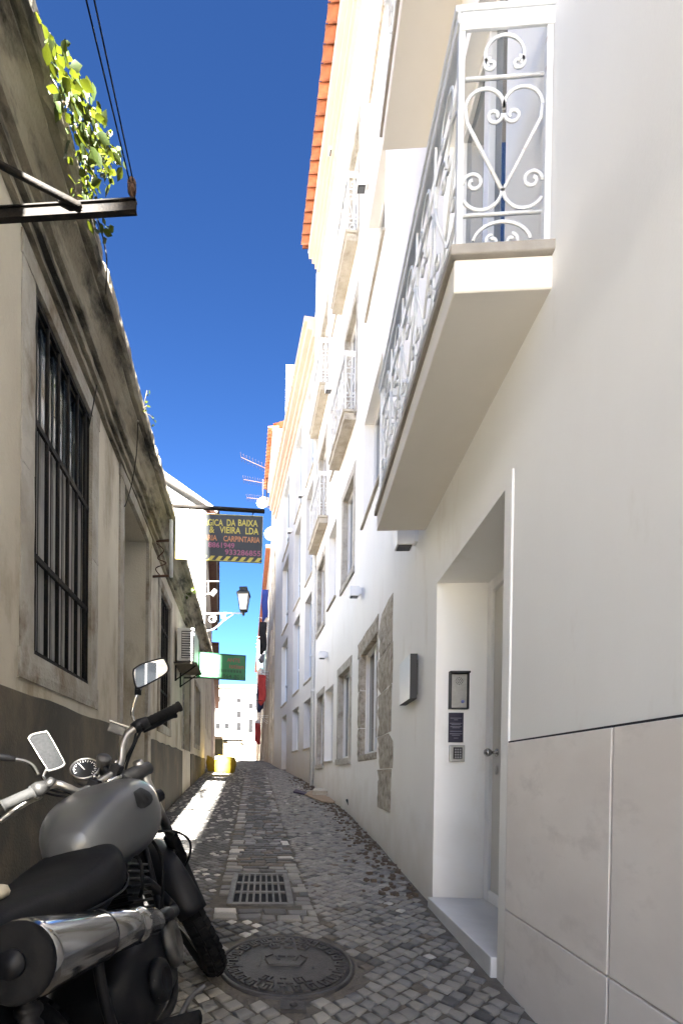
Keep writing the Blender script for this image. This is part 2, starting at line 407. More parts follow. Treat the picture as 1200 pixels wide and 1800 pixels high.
def window(w, op, parent, fm=None, gm=None, leaves=2, rail=None, inset=.0, fw=.05, name='window', bars=0):
    """frame with its leaves as one part, each pane a sub-part"""
    a, b, c, d, dp = op[:5]; q = -dp+.012; fm = fm or ALUW; gm = gm or GLASS
    mb = MB(); t = .05
    w.box(mb, a, a+fw, c, d, q, q+t); w.box(mb, b-fw, b, c, d, q, q+t)
    w.box(mb, a+fw, b-fw, d-fw, d, q, q+t-.002); w.box(mb, a+fw, b-fw, c, c+fw, q, q+t-.002)
    for k in range(1, leaves):
        m_ = a+(b-a)*k/leaves; w.box(mb, m_-.035, m_+.035, c+fw, d-fw, q, q+t+.006)
    if rail: w.box(mb, a+fw, b-fw, c+rail-.025, c+rail+.025, q, q+t-.004)
    fo = mb.build(name, fm, parent, .004, 1)
    zs = [c+fw, d-fw] if not rail else [c+fw, c+rail-.025, d-fw]
    for k in range(leaves):
        l = a+fw if k == 0 else a+(b-a)*k/leaves+.035
        r = b-fw if k == leaves-1 else a+(b-a)*(k+1)/leaves-.035
        for j in range(len(zs)-1):
            z0 = zs[j] if j == 0 else c+rail+.025; z1 = zs[j+1]
            w.box(MBp := MB(), l, r, z0, z1, q+.006, q+.018); MBp.build('pane', gm, fo)
    return fo
# ---------------------------------------------------------------- walls of the alley in plan
RA = Wall([(.94,-3), (.94,5.2), (.84,7.2), (.36,10.93)], s0=-3)          # white building on the right
RB = Wall([(.36,10.95), (-1.02,18.35)])                                       # next white building
RC = Wall([(-1.0,18.4), (-1.5,22.4)])
RC2 = Wall([(-1.52,22.45), (-2.3,29), (-4.8,50)])                             # old cream houses
def LX(Y): return -1.342-.118*Y
LA = Wall([(LX(-1.7),-1.7), (LX(14.2),14.2)], s0=0, side=-1)
LSC = math.sqrt(1+.118**2)
def ls(Y): return (Y+1.7)*LSC                                                   # along the left wall from Y
LD = Wall([(-3.05,14.25), (-4.95,25)], side=-1)
LE = Wall([(-4.97,25.1), (-9.4,50)], side=-1)
def RX(Y):
    for w_ in (RA, RB, RC, RC2):
        for a, b in zip(w_.p, w_.p[1:]):
            if Y <= b.y: return a.x+(b.x-a.x)*(Y-a.y)/(b.y-a.y)
    return -5

# ---------------------------------------------------------------- ground
def cobble_ground():
    m = bpy.data.materials.new('cobbled_ground'); m.use_nodes = True; n = m.node_tree; b = n.nodes['Principled BSDF']; L = n.links.new
    tc = n.nodes.new('ShaderNodeTexCoord')
    vo = n.nodes.new('ShaderNodeTexVoronoi'); vo.inputs['Scale'].default_value = 10; L(tc.outputs['Object'], vo.inputs['Vector'])
    v2 = n.nodes.new('ShaderNodeTexVoronoi'); v2.feature = 'DISTANCE_TO_EDGE'; v2.inputs['Scale'].default_value = 10; L(tc.outputs['Object'], v2.inputs['Vector'])
    rp = n.nodes.new('ShaderNodeValToRGB'); e = rp.color_ramp.elements
    e[0].color = (.06,.056,.05,1); e[1].color = (.34,.32,.28,1)
    x = rp.color_ramp.elements.new(.6); x.color = (.16,.15,.135,1)
    sp = n.nodes.new('ShaderNodeSeparateXYZ'); L(vo.outputs['Color'], sp.inputs[0]); L(sp.outputs[0], rp.inputs[0])
    mr = n.nodes.new('ShaderNodeMapRange'); mr.inputs[1].default_value = 0; mr.inputs[2].default_value = .12; L(v2.outputs[0], mr.inputs[0])
    mx = n.nodes.new('ShaderNodeMix'); mx.data_type = 'RGBA'; L(mr.outputs[0], mx.inputs[0]); mx.inputs[6].default_value = (.07,.06,.047,1); L(rp.outputs[0], mx.inputs[7])
    L(mx.outputs[2], b.inputs['Base Color']); b.inputs['Roughness'].default_value = .85
    bp = n.nodes.new('ShaderNodeBump'); bp.inputs['Strength'].default_value = .4; bp.inputs['Distance'].default_value = .02; L(mr.outputs[0], bp.inputs['Height']); L(bp.outputs[0], b.inputs['Normal'])
    return m
GROUND = cobble_ground()
JOINT = pm('sandy_joint', (.16, .14, .112), (.105, .092, .073), 12, 1, .6, 90)
mb = MB()
ys = sorted({y for y, _ in GZ} | {16.5, -3, -30, 100})
xs = [-90, -12, -7, -4, -2, 0, 2, 5, 90]
vs = [(x, y, gz(y)-(.011 if y < 16.6 else 0)) for y in ys for x in xs]
fs = []; nx = len(xs)
for j in range(len(ys)-1):
    for i in range(nx-1): fs.append((j*nx+i, j*nx+i+1, (j+1)*nx+i+1, (j+1)*nx+i))
for f_ in fs:
    j = f_[0]//nx
    mb.f.append(list(f_)); mb.mi.append(1 if 0 <= ys[j] < 16.4 else 0); mb.sm.append(False)
mb.v = [Vector(p) for p in vs]
ground = tag(mb.build('ground', [GROUND, JOINT], fix=False), kind='structure')

# unseen pale square added behind the viewpoint to bounce sun into the alley
PALEP = pm('pale_bounce_paving', (.68, .66, .61), (.60, .57, .52), 9, .8, .3, 40)
mb = MB(); sq_y = [-60, -30, -8, -4, -2.0]
mb.add([(x, y, gz(y)+.004) for y in sq_y for x in (-40, .42)], [(2*i, 2*i+1, 2*i+3, 2*i+2) for i in range(4)])
tag(mb.build('bounce_square', PALEP, fix=False), kind='structure')

# cobbles: dark basalt with pale chips left, a band of bigger setts in the middle, worn grey limestone right
MAN = (-.05, 2.195, .33); GRT = Vector((-.285, 3.47, 0)); G_ANG = .03
def band_x(Y): return -.27-.1*(Y-3.45)
COB = [pm('basalt_cobble', (.125,.119,.11), (.082,.078,.073), 30, .62, .5, 70), pm('pale_chip', (.62,.59,.53), (.48,.45,.40), 25, .75, .4, 70),
       pm('grey_limestone_cobble', (.315,.298,.262), (.235,.22,.193), 22, .7, .5, 60), pm('brown_sett', (.20,.165,.125), (.125,.105,.083), 25, .7, .5, 60),
       pm('blue_sett', (.235,.228,.214), (.172,.167,.156), 22, .6, .5, 60), pm('light_limestone_cobble', (.36,.34,.298), (.275,.258,.223), 22, .7, .5, 60)]
for c_ in COB: rand_tint(c_, .15)
rc = random.Random(3)
def free(x, y):
    if (x-MAN[0])**2+(y-MAN[1])**2 < (MAN[2]+.045)**2: return False
    d = Vector((x, y, 0))-GRT
    if abs(d.x+.08*d.y) < .25 and abs(d.y) < .42: return False
    if abs(x+.01) < .07 and abs(y-(MAN[1]-.385)) < .07: return False
    return LX(y)+.05 < x < RX(y)-.05 and not (1.98 < y < 3.3 and x > .86)
def in_view(x, y):
    v = Vector((x, y, gz(y)))-CAM; d = v.dot(FW)
    if d < .3: return 0
    px = CX+F_PX*v.dot(RT)/d; py = CY-F_PX*v.dot(UP)/d
    return px > -60 and px < 1260 and py < 1880
cob = []
P_ = .070
for i in range(-262, 262):
    for j in range(-262, 262):
        x = (i-j)*P_*.7071; y = (i+j)*P_*.7071+7
        if not (1.0 < y < 16.2): continue
        x += rc.uniform(-.008, .008); y += rc.uniform(-.008, .008)
        if y > 2.75 and abs(x-band_x(y)) < .36: continue
        if not free(x, y) or not in_view(x, y): continue
        u = rc.random(); left = x < band_x(y)
        if left and y > 2.4: mi = 1 if u < .17 else 4 if u < .3 else 0
        elif y < 1.75: mi = 2 if u < .58 else 5 if u < .68 else 3 if u < .76 else 4
        else: mi = 2 if u < .56 else 5 if u < .66 else 0 if u < .73 else 4 if u < .96 else 1 if u < .97 else 3
        q_ = .78 if mi == 1 else 1
        cob.append((x, y, pi/4+rc.uniform(-.2, .2), q_*P_*rc.uniform(.82, .98), q_*P_*rc.uniform(.78, .98), mi))
y = 2.78
while y < 16.2:                                     # setts in courses across the band, edged with a line of pale stones
    h = rc.uniform(.085, .125); x = -.335
    while x < .33:
        wd = rc.uniform(.09, .17)
        if x+wd > .34: wd = .34-x
        if wd < .05: break
        u = rc.random(); edge = x < -.30 or x+wd > .30
        mi = 1 if edge and u < .10 else 5 if edge and u < .34 else (0 if u < .5 else 4 if u < .74 else 3 if u < .93 else 2)
        X = band_x(y)+x+wd/2
        if free(X, y+h/2) and in_view(X, y): cob.append((X, y+h/2, .1+rc.uniform(-.05, .05), wd*.94, h*.93, mi))
        x += wd
    y += h
def cob_ring(rng, sx, sy):
    k = lambda: rng.uniform(-.075, .075)
    q = [((-.5+k())*sx, (-.5+k())*sy), ((.5+k())*sx, (-.5+k())*sy), ((.5+k())*sx, (.5+k())*sy), ((-.5+k())*sx, (.5+k())*sy)]
    return q
def cob_geo(q):
    vs = [(x, y, -.045) for x, y in q] + [(x, y, -.012) for x, y in q] + [(x*.93, y*.93, -.003) for x, y in q] + [(x*.72, y*.72, 0) for x, y in q]
    fs = []
    for l in range(3):
        for k in range(4): fs.append((l*4+k, l*4+(k+1) % 4, l*4+4+(k+1) % 4, l*4+4+k))
    fs.append((12, 13, 14, 15)); return vs, fs
cob.sort(key=lambda c: c[1])
def size_px(c):
    v = Vector((c[0], c[1], gz(c[1])))-CAM; d = v.dot(FW); px = CX+F_PX*v.dot(RT)/d; py = CY-F_PX*v.dot(UP)/d
    hid = px < 380 and py > 1440                     # behind the motorcycle
    off = px < 0 or px > 1200 or py > 1800
    return (-1 if off else 0 if hid else c[3]*c[4]/d**3)
order = sorted(cob, key=size_px, reverse=True)
near, rest = order[:300], order[300:]
pool = {}
for x, y, a, sx, sy, mi in near:
    key = (mi, rc.randrange(5))
    if key not in pool:
        b_ = MB(); b_.add(*cob_geo(cob_ring(rc, 1, 1)), 0, False); b_.sm = [False]*4+[True]*9; pool[key] = b_.mesh('cobblestone', COB[mi])
    M = Matrix.Translation((x, y, gz(y)+rc.uniform(-.003, .002))) @ Matrix.Rotation(a, 4, 'Z') @ Matrix.Rotation(rc.uniform(-.03, .03), 4, 'X') @ Matrix.Rotation(rc.uniform(-.03, .03), 4, 'Y') @ Matrix.Diagonal((sx, sy, 1, 1))
    inst('cobblestone', pool[key], ground, M)
mb = MB()
for x, y, a, sx, sy, mi in rest:
    M = Matrix.Translation((x, y, gz(y)+rc.uniform(-.003, .002))) @ Matrix.Rotation(a, 4, 'Z') @ Matrix.Rotation(rc.uniform(-.03, .03), 4, 'X') @ Matrix.Rotation(rc.uniform(-.03, .03), 4, 'Y')
    v_, f_ = cob_geo(cob_ring(rc, sx, sy)); mb.add(v_, f_, mi, True, M)
tag(mb.build('cobblestones', COB, ground, fix=False), kind='stuff')

# ---------------------------------------------------------------- manhole cover
mz = gz(MAN[1])
def tiltM(x, y, z): return Matrix.Translation((x, y, z)) @ Matrix.Rotation(.032, 4, 'X')
mh = thing('manhole_cover', 'round cast iron manhole cover with a meander border set in the cobbles', 'manhole cover', (MAN[0], MAN[1], mz))
MM = tiltM(MAN[0], MAN[1], mz)
MB().lathe([(.332,-.04), (.332,.002), (.328,.004), (.314,.004), (.312,-.004), (.312,-.04)], 64, M=MM).build('ring', CASTI, mh)
MB().lathe([(.3095,-.04), (.3095,-.002), (.306,.001), (.28,.0015), (.02,.003), (.0005,.003)], 64, M=MM).build('plate', CASTI, mh)
def strokes(mb, segs, wd, z0, z1):
    for (x0, y0), (x1, y1) in segs:
        d = Vector((x1-x0, y1-y0)); l = d.length; d /= l; p = Vector((-d.y, d.x))*wd/2; e = d*wd/2
        a = Vector((x0, y0))-e; b = Vector((x1, y1))+e
        c = [a-p, b-p, b+p, a+p]; i_ = .8
        ct = [(q-(a+b)/2)*.94+(a+b)/2 for q in c]
        mb.hexa([(*q, z0) for q in c]+[(*q, z1) for q in ct])
mot = MB(); strokes(mot, [((-.026,.016),(-.008,.016)), ((-.008,.016),(-.008,-.014)), ((-.008,-.014),(.022,-.014)), ((.022,-.014),(.022,.016)), ((.022,.016),(.008,.016)), ((.008,.016),(.008,.0))], .0085, 0, .008)
motm = mot.mesh('meander', CASTI)
for k in range(24):
    a = 2*pi*k/24
    inst('meander', motm, mh, MM @ Matrix.Rotation(a, 4, 'Z') @ Matrix.Translation((0, .262, .0015)) @ Matrix.Diagonal((1.22, 1.55, 1, 1)))
for a in (-.42, 0, .42, pi-.42, pi, pi+.42):
    inst('meander', motm, mh, MM @ Matrix.Rotation(a, 4, 'Z') @ Matrix.Translation((0, .19, .0015)) @ Matrix.Diagonal((1.3, 1.4, 1, 1)))
em = MB()                                          # ship emblem seen in the middle of the cover
hull = [(-.11,.02), (-.085,-.045), (.07,-.045), (.10,.02), (.06,.0), (-.07,.0)]
em.add([(x,y,.002) for x,y in hull]+[(x*.95,y*.95,.011) for x,y in hull], [tuple(range(6,12))]+[(i,(i+1)%6,6+(i+1)%6,6+i) for i in range(6)], M=MM)
strokes(em2 := MB(), [((0,.0),(0,.11)), ((-.05,.06),(.055,.06)), ((-.05,.06),(-.035,.015)), ((.055,.06),(.04,.015)), ((-.13,.085),(-.13,-.06)), ((.13,.085),(.13,-.06)), ((-.10,.05),(-.075,.075)), ((.10,.05),(.075,.075))], .011, .0015, .010)
em.v += [MM @ v for v in em2.v]; em.f += [[i+12 for i in f] for f in em2.f]; em.mi += em2.mi; em.sm += em2.sm
em.build('ship_emblem', CASTI, mh)
for sx in (-1, 1):
    bb = MB(); strokes(bb, [((sx*.215,-.06),(sx*.215,.06))], .022, .001, .005); bb.v = [MM @ v for v in bb.v]; bb.build('lettering_bar', CASTI, mh)
lug = MB().box((-.052,-.035,-.03), (.052,.035,.004), M=tiltM(-.01, MAN[1]-.385, gz(MAN[1]-.385))); lug.lathe([(.016,.004), (.014,.010), (.0005,.011)], 12, M=tiltM(-.01, MAN[1]-.385, gz(MAN[1]-.385)))
lug.build('hinge_lug', CASTI, mh)

# ---------------------------------------------------------------- drain grate
dg_ = thing('drain_grate', 'rectangular iron drain grate with three rows of slots in the paving band', 'drain grate', (GRT.x, GRT.y, gz(GRT.y)))
GM = Matrix.Translation((GRT.x, GRT.y, gz(GRT.y)+.004)) @ Matrix.Rotation(.08, 4, 'Z') @ Matrix.Rotation(.04, 4, 'X')
fr = MB()
for a, b in (((-.235,-.41,-.06),(-.19,.41,.004)), ((.19,-.41,-.06),(.235,.41,.004)), ((-.19,-.41,-.06),(.19,-.365,.003)), ((-.19,.365,-.06),(.19,.41,.003))): fr.box(a, b, M=GM)
fr.build('frame', GRATEM, dg_, .003, 1)
MB().box((-.20,-.375,-.0165), (.20,.375,-.0125), M=GM).build('dark_sheet', PITM, dg_)  # near-black sheet paints the shade inside the slots
for k in range(1, 3):
    y = -.365+.73*k/3; MB().box((-.19, y-.02, -.0122), (.19, y+.02, .002), M=GM).build('cross_bar', GRATEM, dg_, .003, 1)
for k in range(1, 8):
    x = -.19+.38*k/8; MB().box((x-.008,-.365,-.0122), (x+.008,.365,.0005), M=GM).build('bar', GRATEM, dg_, .002, 1)
# ---------------------------------------------------------------- right: white building with door and balconies
A = thing('apartment_building', 'tall white plastered building on the right with wrought iron balconies and stone clad base', 'building', (.94, 3, 0))
ATOP = 13.45
opsA = []
door_op = (2.13, 3.165, -.3, 2.33, .40); opsA.append(door_op)
balc_op = [(2.2, 3.15, z, z+2.25, .16) for z in (3.03, 5.9)]; opsA += balc_op
N = [(5.44, 6.5, 1.27, 2.72, .15), (5.38, 6.5, 4.55, 6.0, .2), (5.38, 6.4, 7.4, 8.65, .2), (5.3, 6.3, 10.3, 11.6, .2)]
a_ = [(7.36, 8.2, 1.27, 2.78, .15), (7.26, 8.03, 4.3, 5.82, .15), (7.24, 8.0, 6.8, 8.6, .15), (7.24, 8.0, 9.6, 11.4, .15)]
b_w = [(8.72, 9.55, 1.27, 2.74, .2), (8.6, 9.36, 4.4, 5.88, .2), (8.6, 9.2, 6.98, 8.2, .2), (8.6, 9.2, 9.9, 11.1, .2)]
c_w = [(9.72, 10.42, 1.22, 2.74, .15), (9.78, 10.62, 4.3, 5.78, .15), (9.78, 10.62, 6.45, 8.35, .15), (9.78, 10.62, 9.2, 11.2, .15)]
opsA += N+a_+b_w+c_w
fa = facade(RA, -3, RA.L, -.6, ATOP, opsA); end_caps(RA, fa, -3, RA.L, -.6, ATOP, .45)
fa.build('facade', PLW, A, fix=False)
body(RA, -2.95, RA.L-.05, -.6, ATOP-.05, .46, 8, 'rear_mass', PLW, A)
# windows with their surrounds
def stone_frame(w, op, parent, jw=.11, mat=STONEG, o1=.012, sill=True, lint=.14):
    a, b, c, d, dp = op
    # jambs line the reveal as well: stone shows inside the opening
    for (s0, s1) in ((a-jw, a+.02), (b-.02, b+jw)):
        mb = MB(); w.box(mb, s0, s1, c, d, -dp+.07, o1); mb.build('stone_jamb', mat, parent, .006, 1)
    mb = MB(); w.box(mb, a-jw, b+jw, d-.004, d+lint, -dp+.07, o1+.004); mb.build('stone_lintel', mat, parent, .006, 1)
    if sill:
        mb = MB(); w.box(mb, a-jw, b+jw, c-.10, c+.004, -dp+.07, o1+.02); mb.build('stone_sill', mat, parent, .006, 1)
for op in a_+c_w:
    stone_frame(RA, op, A); window(RA, op, A, leaves=2)
for op in b_w+N[1:]:
    window(RA, op, A, leaves=2)
    mb = MB(); RA.box(mb, op[0]-.03, op[1]+.03, op[2]-.035, op[2]-.002, -op[4]+.01, .035); mb.build('sill', STONEL, A, .003, 1)
# ground floor window beside the lamp: rough stone blocks left showing
op = N[0]; window(RA, op, A, fm=WHITE, leaves=2)
rs = random.Random(5)
def rough_block(w, s0, s1, z0, z1, o0, o1, parent, nm='stone_block', mat=STONE, jit=.012):
    """dressed stone with uneven faces"""
    n = 5; rings = []
    i = w.seg((s0+s1)/2); ks = 4; kz = max(3, int((z1-z0)/.09)); vs = []; fs = []
    for a in range(kz+1):
        for b in range(ks+1):
            e = (a in (0, kz)) or (b in (0, ks))
            vs.append(w.P(s0+(s1-s0)*b/ks+(rs.uniform(-jit, jit) if b in (0, ks) else 0), z0+(z1-z0)*a/kz, o1+rs.uniform(-jit, jit)*.6-(.008 if e else 0), i))
    for a in range(kz):
        for b in range(ks): q = a*(ks+1)+b; fs.append((q, q+1, q+ks+2, q+ks+1))
    m0 = len(vs); idx = [b for b in range(ks+1)] + [a*(ks+1)+ks for a in range(1, kz+1)] + [kz*(ks+1)+b for b in range(ks-1, -1, -1)] + [a*(ks+1) for a in range(kz-1, 0, -1)]
    for q in idx:
        b = q % (ks+1); a = q//(ks+1); vs.append(w.P(s0+(s1-s0)*b/ks, z0+(z1-z0)*a/kz, o0, i))
    k = len(idx)
    for j in range(k): fs.append((idx[j], m0+j, m0+(j+1) % k, idx[(j+1) % k]))
    mb = MB(); mb.add(vs, fs, 0, False); return mb.build(nm, mat, parent)
for z0, z1, sa, sb in ((.62, 1.06, 4.60, 5.40), (1.07, 1.44, 4.56, 5.43), (1.45, 1.93, 4.62, 5.42), (1.94, 2.36, 4.58, 5.44), (2.37, 2.86, 4.64, 5.40)):
    rough_block(RA, sa+rs.uniform(-.03, .03), sb, z0, z1, -.06, .014, A)
    if z0 > 1.1: rough_block(RA, 5.42, 5.455, z0, z1, -.07, .01, A, jit=.006)
for z0, z1 in ((1.2, 1.66), (1.67, 2.2), (2.21, 2.72)): rough_block(RA, 6.49, 6.68, z0, z1, -.07, .012, A)
rough_block(RA, 5.41, 6.72, 2.71, 2.92, -.07, .016, A, 'stone_lintel')
rough_block(RA, 5.41, 6.6, 1.19, 1.275, -.07, .014, A, 'stone_sill', jit=.004)

# small balconies further along
def scroll(c, r0, r1, a0, turns, ax, ay, n=26):
    c, ax, ay = Vector(c), Vector(ax), Vector(ay)
    return [c + ax*((r0+(r1-r0)*i/n)*cos(a0+turns*2*pi*i/n)) + ay*((r0+(r1-r0)*i/n)*sin(a0+turns*2*pi*i/n)) for i in range(n+1)]
def scroll_panel(mb, o, ax, ay, W, H, r=.0075, fine=True):
    """lyre-shaped wrought iron panel: o lower corner, ax/ay unit axes, W x H"""
    o, ax, ay = Vector(o), Vector(ax), Vector(ay); n = 22 if fine else 10
    P = lambda u, v: o + ax*(u*W) + ay*(v*H)
    T = lambda pts: mb.tube(pts, r, 4, flat=(.55, 1.25) if fine else None)
    # bars
    for v in (.17, .80): mb.tube([P(0.02, v), P(.98, v)], r*.95, 4)
    # top frieze: C-scroll, and lower arch
    T(scroll(P(.5, .905), .24*W, .24*W, R(215), -.69, ax, ay, n))
    for s in (-1, 1):
        T(scroll(P(.5+s*.17, .862), .085*W, .03*W, R(90 if s > 0 else 90), -s*1.1, ax, ay, n))
        # lyre: big upper curl, diagonal to the opposite foot curl
        up = scroll(P(.5+s*.235, .665), .235*W, .235*W, R(90-s*90), s*.52, ax, ay, n)   # outer bow
        T(up)
        T(scroll(P(.5+s*.115, .625), .10*W, .035*W, R(90+s*80), s*1.15, ax, ay, n))
        T([P(.5+s*.47, .665), P(.5+s*.45, .60), P(.5, .275)] if True else [])
        T(scroll(P(.5+s*.26, .285), .25*W, .25*W, R(180 if s > 0 else 0), s*.42, ax, ay, n))
        T(scroll(P(.5+s*.36, .32), .13*W, .035*W, R(0 if s > 0 else 180), s*1.2, ax, ay, n))
        T(scroll(P(.5+s*.12, .045), .09*W, .03*W, R(90), -s*1.1, ax, ay, n))
    T(arc(P(.5, .03), .36*W, R(12), R(168), n, ax, ay*(.105*H/(.36*W))))
def balcony(w, parent, s0, s1, zf, out, th, slabm, lipm, H=.93, panels=5, fine=True, bodym=None):
    i = w.seg((s0+s1)/2); d = w.d[i]; n = w.n[i]; up = Vector((0,0,1))
    mb = MB(); w.box(mb, s0, s1, zf-th, zf-.04, -.02, out-.02); sl_ = mb.build('balcony_slab', slabm, parent, .004, 1)
    mb = MB(); w.box(mb, s0-.02, s1+.02, zf-.04, zf, -.02, out); mb.build('slab_lip', lipm, sl_, .005, 2)
    rl = MB(); q = .022
    z1 = zf+H
    w.box(rl, s0+.004, s1-.004, z1-.018, z1+.004, out-.075, out-.012)     # flat hand rail
    w.box(rl, s0+.004, s1-.004, z1-.065, z1-.02, out-.032, out-.022)
    for e in (s0+.004, s1-.055):
        w.box(rl, e, e+.051, z1-.018, z1+.004, .0, out-.076)
        f = e+.004 if e < s0+.1 else e+.036
        w.box(rl, f, f+.011, z1-.085, z1-.02, .0, out-.036)
    ro = rl.build('railing', WHITEM, parent, .002, 1)
    for e in (s0+.012, s1-.034):
        for o0 in (out-.052, .004):
            mb = MB(); w.box(mb, e, e+q, zf, z1-.02, o0, o0+q); mb.build('post', WHITEM, ro)
        mb = MB(); scroll_panel(mb, w.P(e+.011, zf+.01, out-.052, i), -n, up, out-.056-.022, H-.10, .0066 if fine else .007, fine); mb.build('scroll_panel', WHITEM, ro)
    W_ = (s1-s0-.07)/panels
    for k in range(panels):
        mb = MB(); scroll_panel(mb, w.P(s0+.035+W_*k, zf+.01, out-.041, i), d, up, W_*.94, H-.10, .0066 if fine else .007, fine); mb.build('scroll_panel', WHITEM, ro)
        if k: mb = MB(); w.box(mb, s0+.035+W_*k-.014, s0+.035+W_*k-.003, zf, z1-.066, out-.047, out-.036); mb.build('baluster', WHITEM, ro)
    return sl_
CREAM = pm('cream_slab_render', (.76, .72, .65), (.72, .68, .61), 2, .75)
LIP = pm('grey_stone_lip', (.36, .33, .29), (.29, .265, .23), 8, .75, .15, 80)
for zf in (3.03, 5.90): balcony(RA, A, 1.78, 3.48, zf, .385, .165, CREAM, LIP)
for op in balc_op: window(RA, op, A, leaves=2, fw=.06)
for s0, s1, zf in ((7.0, 8.42, 6.78), (6.98, 8.36, 9.58), (9.5, 10.88, 6.42), (9.5, 10.88, 9.18)):
    i0 = RA.seg((s0+s1)/2)
    s0 = max(s0, RA.cum[i0]+.01)
    balcony(RA, A, s0, s1, zf, .21, .15, STONEL, STONEL, panels=4, fine=False)

# entrance
dz = gz(2.6)
mb = MB(); RA.box(mb, 2.135, 3.16, -.1, .155, -.395, .035); mb.build('marble_step', MARBLE, A, .005, 2)
mb = MB()
RA.box(mb, 3.09, 3.16, .155, 2.325, -.398, -.34); RA.box(mb, 2.14, 2.19, .155, 2.325, -.398, -.34); RA.box(mb, 2.19, 3.09, 2.25, 2.325, -.398, -.342)
dfr = mb.build('door_frame', WHITE, A, .004, 1)
mb = MB(); RA.box(mb, 2.19, 3.09, .156, 2.25, -.398, -.385); mb.build('door_seal', BLACKGAP, A)
mb = MB(); RA.box(mb, 2.205, 3.068, .175, 2.232, -.384, -.35); leaf = mb.build('door', DOORM, A, .003, 1)
mb = MB(); RA.box(mb, 2.205, 3.068, .16, .235, -.349, -.335); mb.build('kick_plate', WHITE, leaf, .003, 1)
kp = RA.P(3.0, 1.155, -.35)
KM = Matrix.Translation(kp) @ Matrix.Rotation(-pi/2, 4, 'Y')
mb = MB(); mb.lathe([(.026,0), (.026,.005), (.012,.010), (.010,.032), (.020,.042), (.028,.056), (.027,.070), (.016,.080), (.0005,.083)], 20, M=KM); mb.build('door_knob', CHROME, leaf)
mb = MB(); mb.lathe([(.020,0), (.020,.006), (.012,.010), (.0005,.010)], 16, M=Matrix.Translation(kp-Vector((0,0,.115))) @ Matrix.Rotation(-pi/2, 4, 'Y') @ Matrix.Diagonal((1.5, 1, 1, 1))); mb.build('lock_cylinder', STEEL, leaf)
# trim on the near side of the doorway
mb = MB(); RA.box(mb, 2.055, 2.128, .02, 2.37, .0, .010); mb.build('door_trim', PLW, A, .003, 1)
# stone cladding
mb = MB(); RA.box(mb, -2.5, 2.05, -.2, 1.152, .0, .004); mb.build('joint_bed', MORTAR, A)
mb = MB(); RA.box(mb, -2.5, 2.05, 1.150, 1.1565, .0, .010); mb.build('cladding_gap_strip', BLACKGAP, A)  # near-black strip along the top edge of the panels
for s0, s1 in ((-1.8, -.35), (-.35, 1.378), (1.384, 2.048)):
    for z0, z1 in ((-.2, .402), (.409, 1.149)):
        mb = MB(); RA.box(mb, s0+.002, s1-.001, z0, z1, .003, .014); mb.build('cladding_panel', CLAD, A, .002, 1)
# eaves: peach moulding, white mortar, tiles
EZ = ATOP
mb = MB()
for o0, o1, z0, z1 in ((0, .07, EZ-.42, EZ-.30), (0, .12, EZ-.30, EZ-.18), (0, .19, EZ-.18, EZ-.07), (0, .27, EZ-.07, EZ+.06)): RA.strip(mb, -3, RA.L, z0, z1, -.02, o1)
mb.build('eaves_moulding', PEACH, A)
mb = MB(); RA.strip(mb, -3, RA.L, EZ+.06, EZ+.10, -1, .29); roof = mb.build('roof', MORTAR, A)
mb = MB()
for i in range(3):
    a, b = RA.cum[i], RA.cum[i+1]
    mb.add([RA.P(a,EZ+.28,.30,i), RA.P(b,EZ+.28,.30,i), RA.P(b,EZ+2.0,-4.2,i), RA.P(a,EZ+2.0,-4.2,i), RA.P(b,EZ+.3,-8,i), RA.P(a,EZ+.3,-8,i)], [(0,1,2,3), (3,2,4,5)])
mb.build('roof_slope', TILE, roof)
tm = MB()                                           # barrel tile, its round back up, end towards the street
ring = lambda x, rr: [(x, rr*cos(a), rr*sin(a)*.75) for a in [pi*k/8 for k in range(9)]]
o_, i_ = ring(.0, .085), ring(.0, .068); o2, i2 = ring(-.42, .075), ring(-.42, .06)
vs = o_+i_+o2+i2; fs = []
for k in range(8): fs += [(k, k+1, 18+k+1, 18+k), (9+k, 27+k, 27+k+1, 9+k+1), (k, 9+k, 9+k+1, k+1), (18+k, 18+k+1, 27+k+1, 27+k)]
tm.add(vs, fs, 0, True)
tilem = tm.mesh('roof_tile', TILE)
pan = MB(); o_ = [(.03, .075*cos(a), -.055*sin(a)+.055) for a in [pi*k/6 for k in range(7)]]; o2 = [(-.42, y, z) for _, y, z in o_]
ot = [(x, y, z+.014) for x, y, z in o_]; o2t = [(x, y, z+.014) for x, y, z in o2]
vs = o_+o2+ot+o2t; fs = []
for k in range(6): fs += [(k, 7+k, 7+k+1, k+1), (14+k, 14+k+1, 21+k+1, 21+k), (k, k+1, 14+k+1, 14+k), (7+k, 21+k, 21+k+1, 7+k+1)]
pan.add(vs, fs, 0, True); panm = pan.mesh('pan_tile', TILE)
def eave_tiles(w, s0, s1, z, o, parent, step=.21):
    s = s0+step/2
    while s < s1:
        i = w.seg(s); n = w.n[i]; d = w.d[i]
        B = Matrix(((n.x, d.x, 0, 0), (n.y, d.y, 0, 0), (0, 0, 1, 0), (0, 0, 0, 1)))
        p = w.P(s, z, o, i)
        inst('pan_tile', panm, parent, Matrix.Translation(p) @ B @ Matrix.Rotation(.12, 4, 'Y') @ Matrix.Diagonal((1, 1.25, 1, 1)))
        p2 = w.P(min(s+step/2, s1-.01), z+.05, o-.02, i)
        inst('roof_tile', tilem, parent, Matrix.Translation(p2) @ B @ Matrix.Rotation(.12, 4, 'Y'))
        s += step
eave_tiles(RA, 6.9, RA.L, EZ+.11, .44, roof)
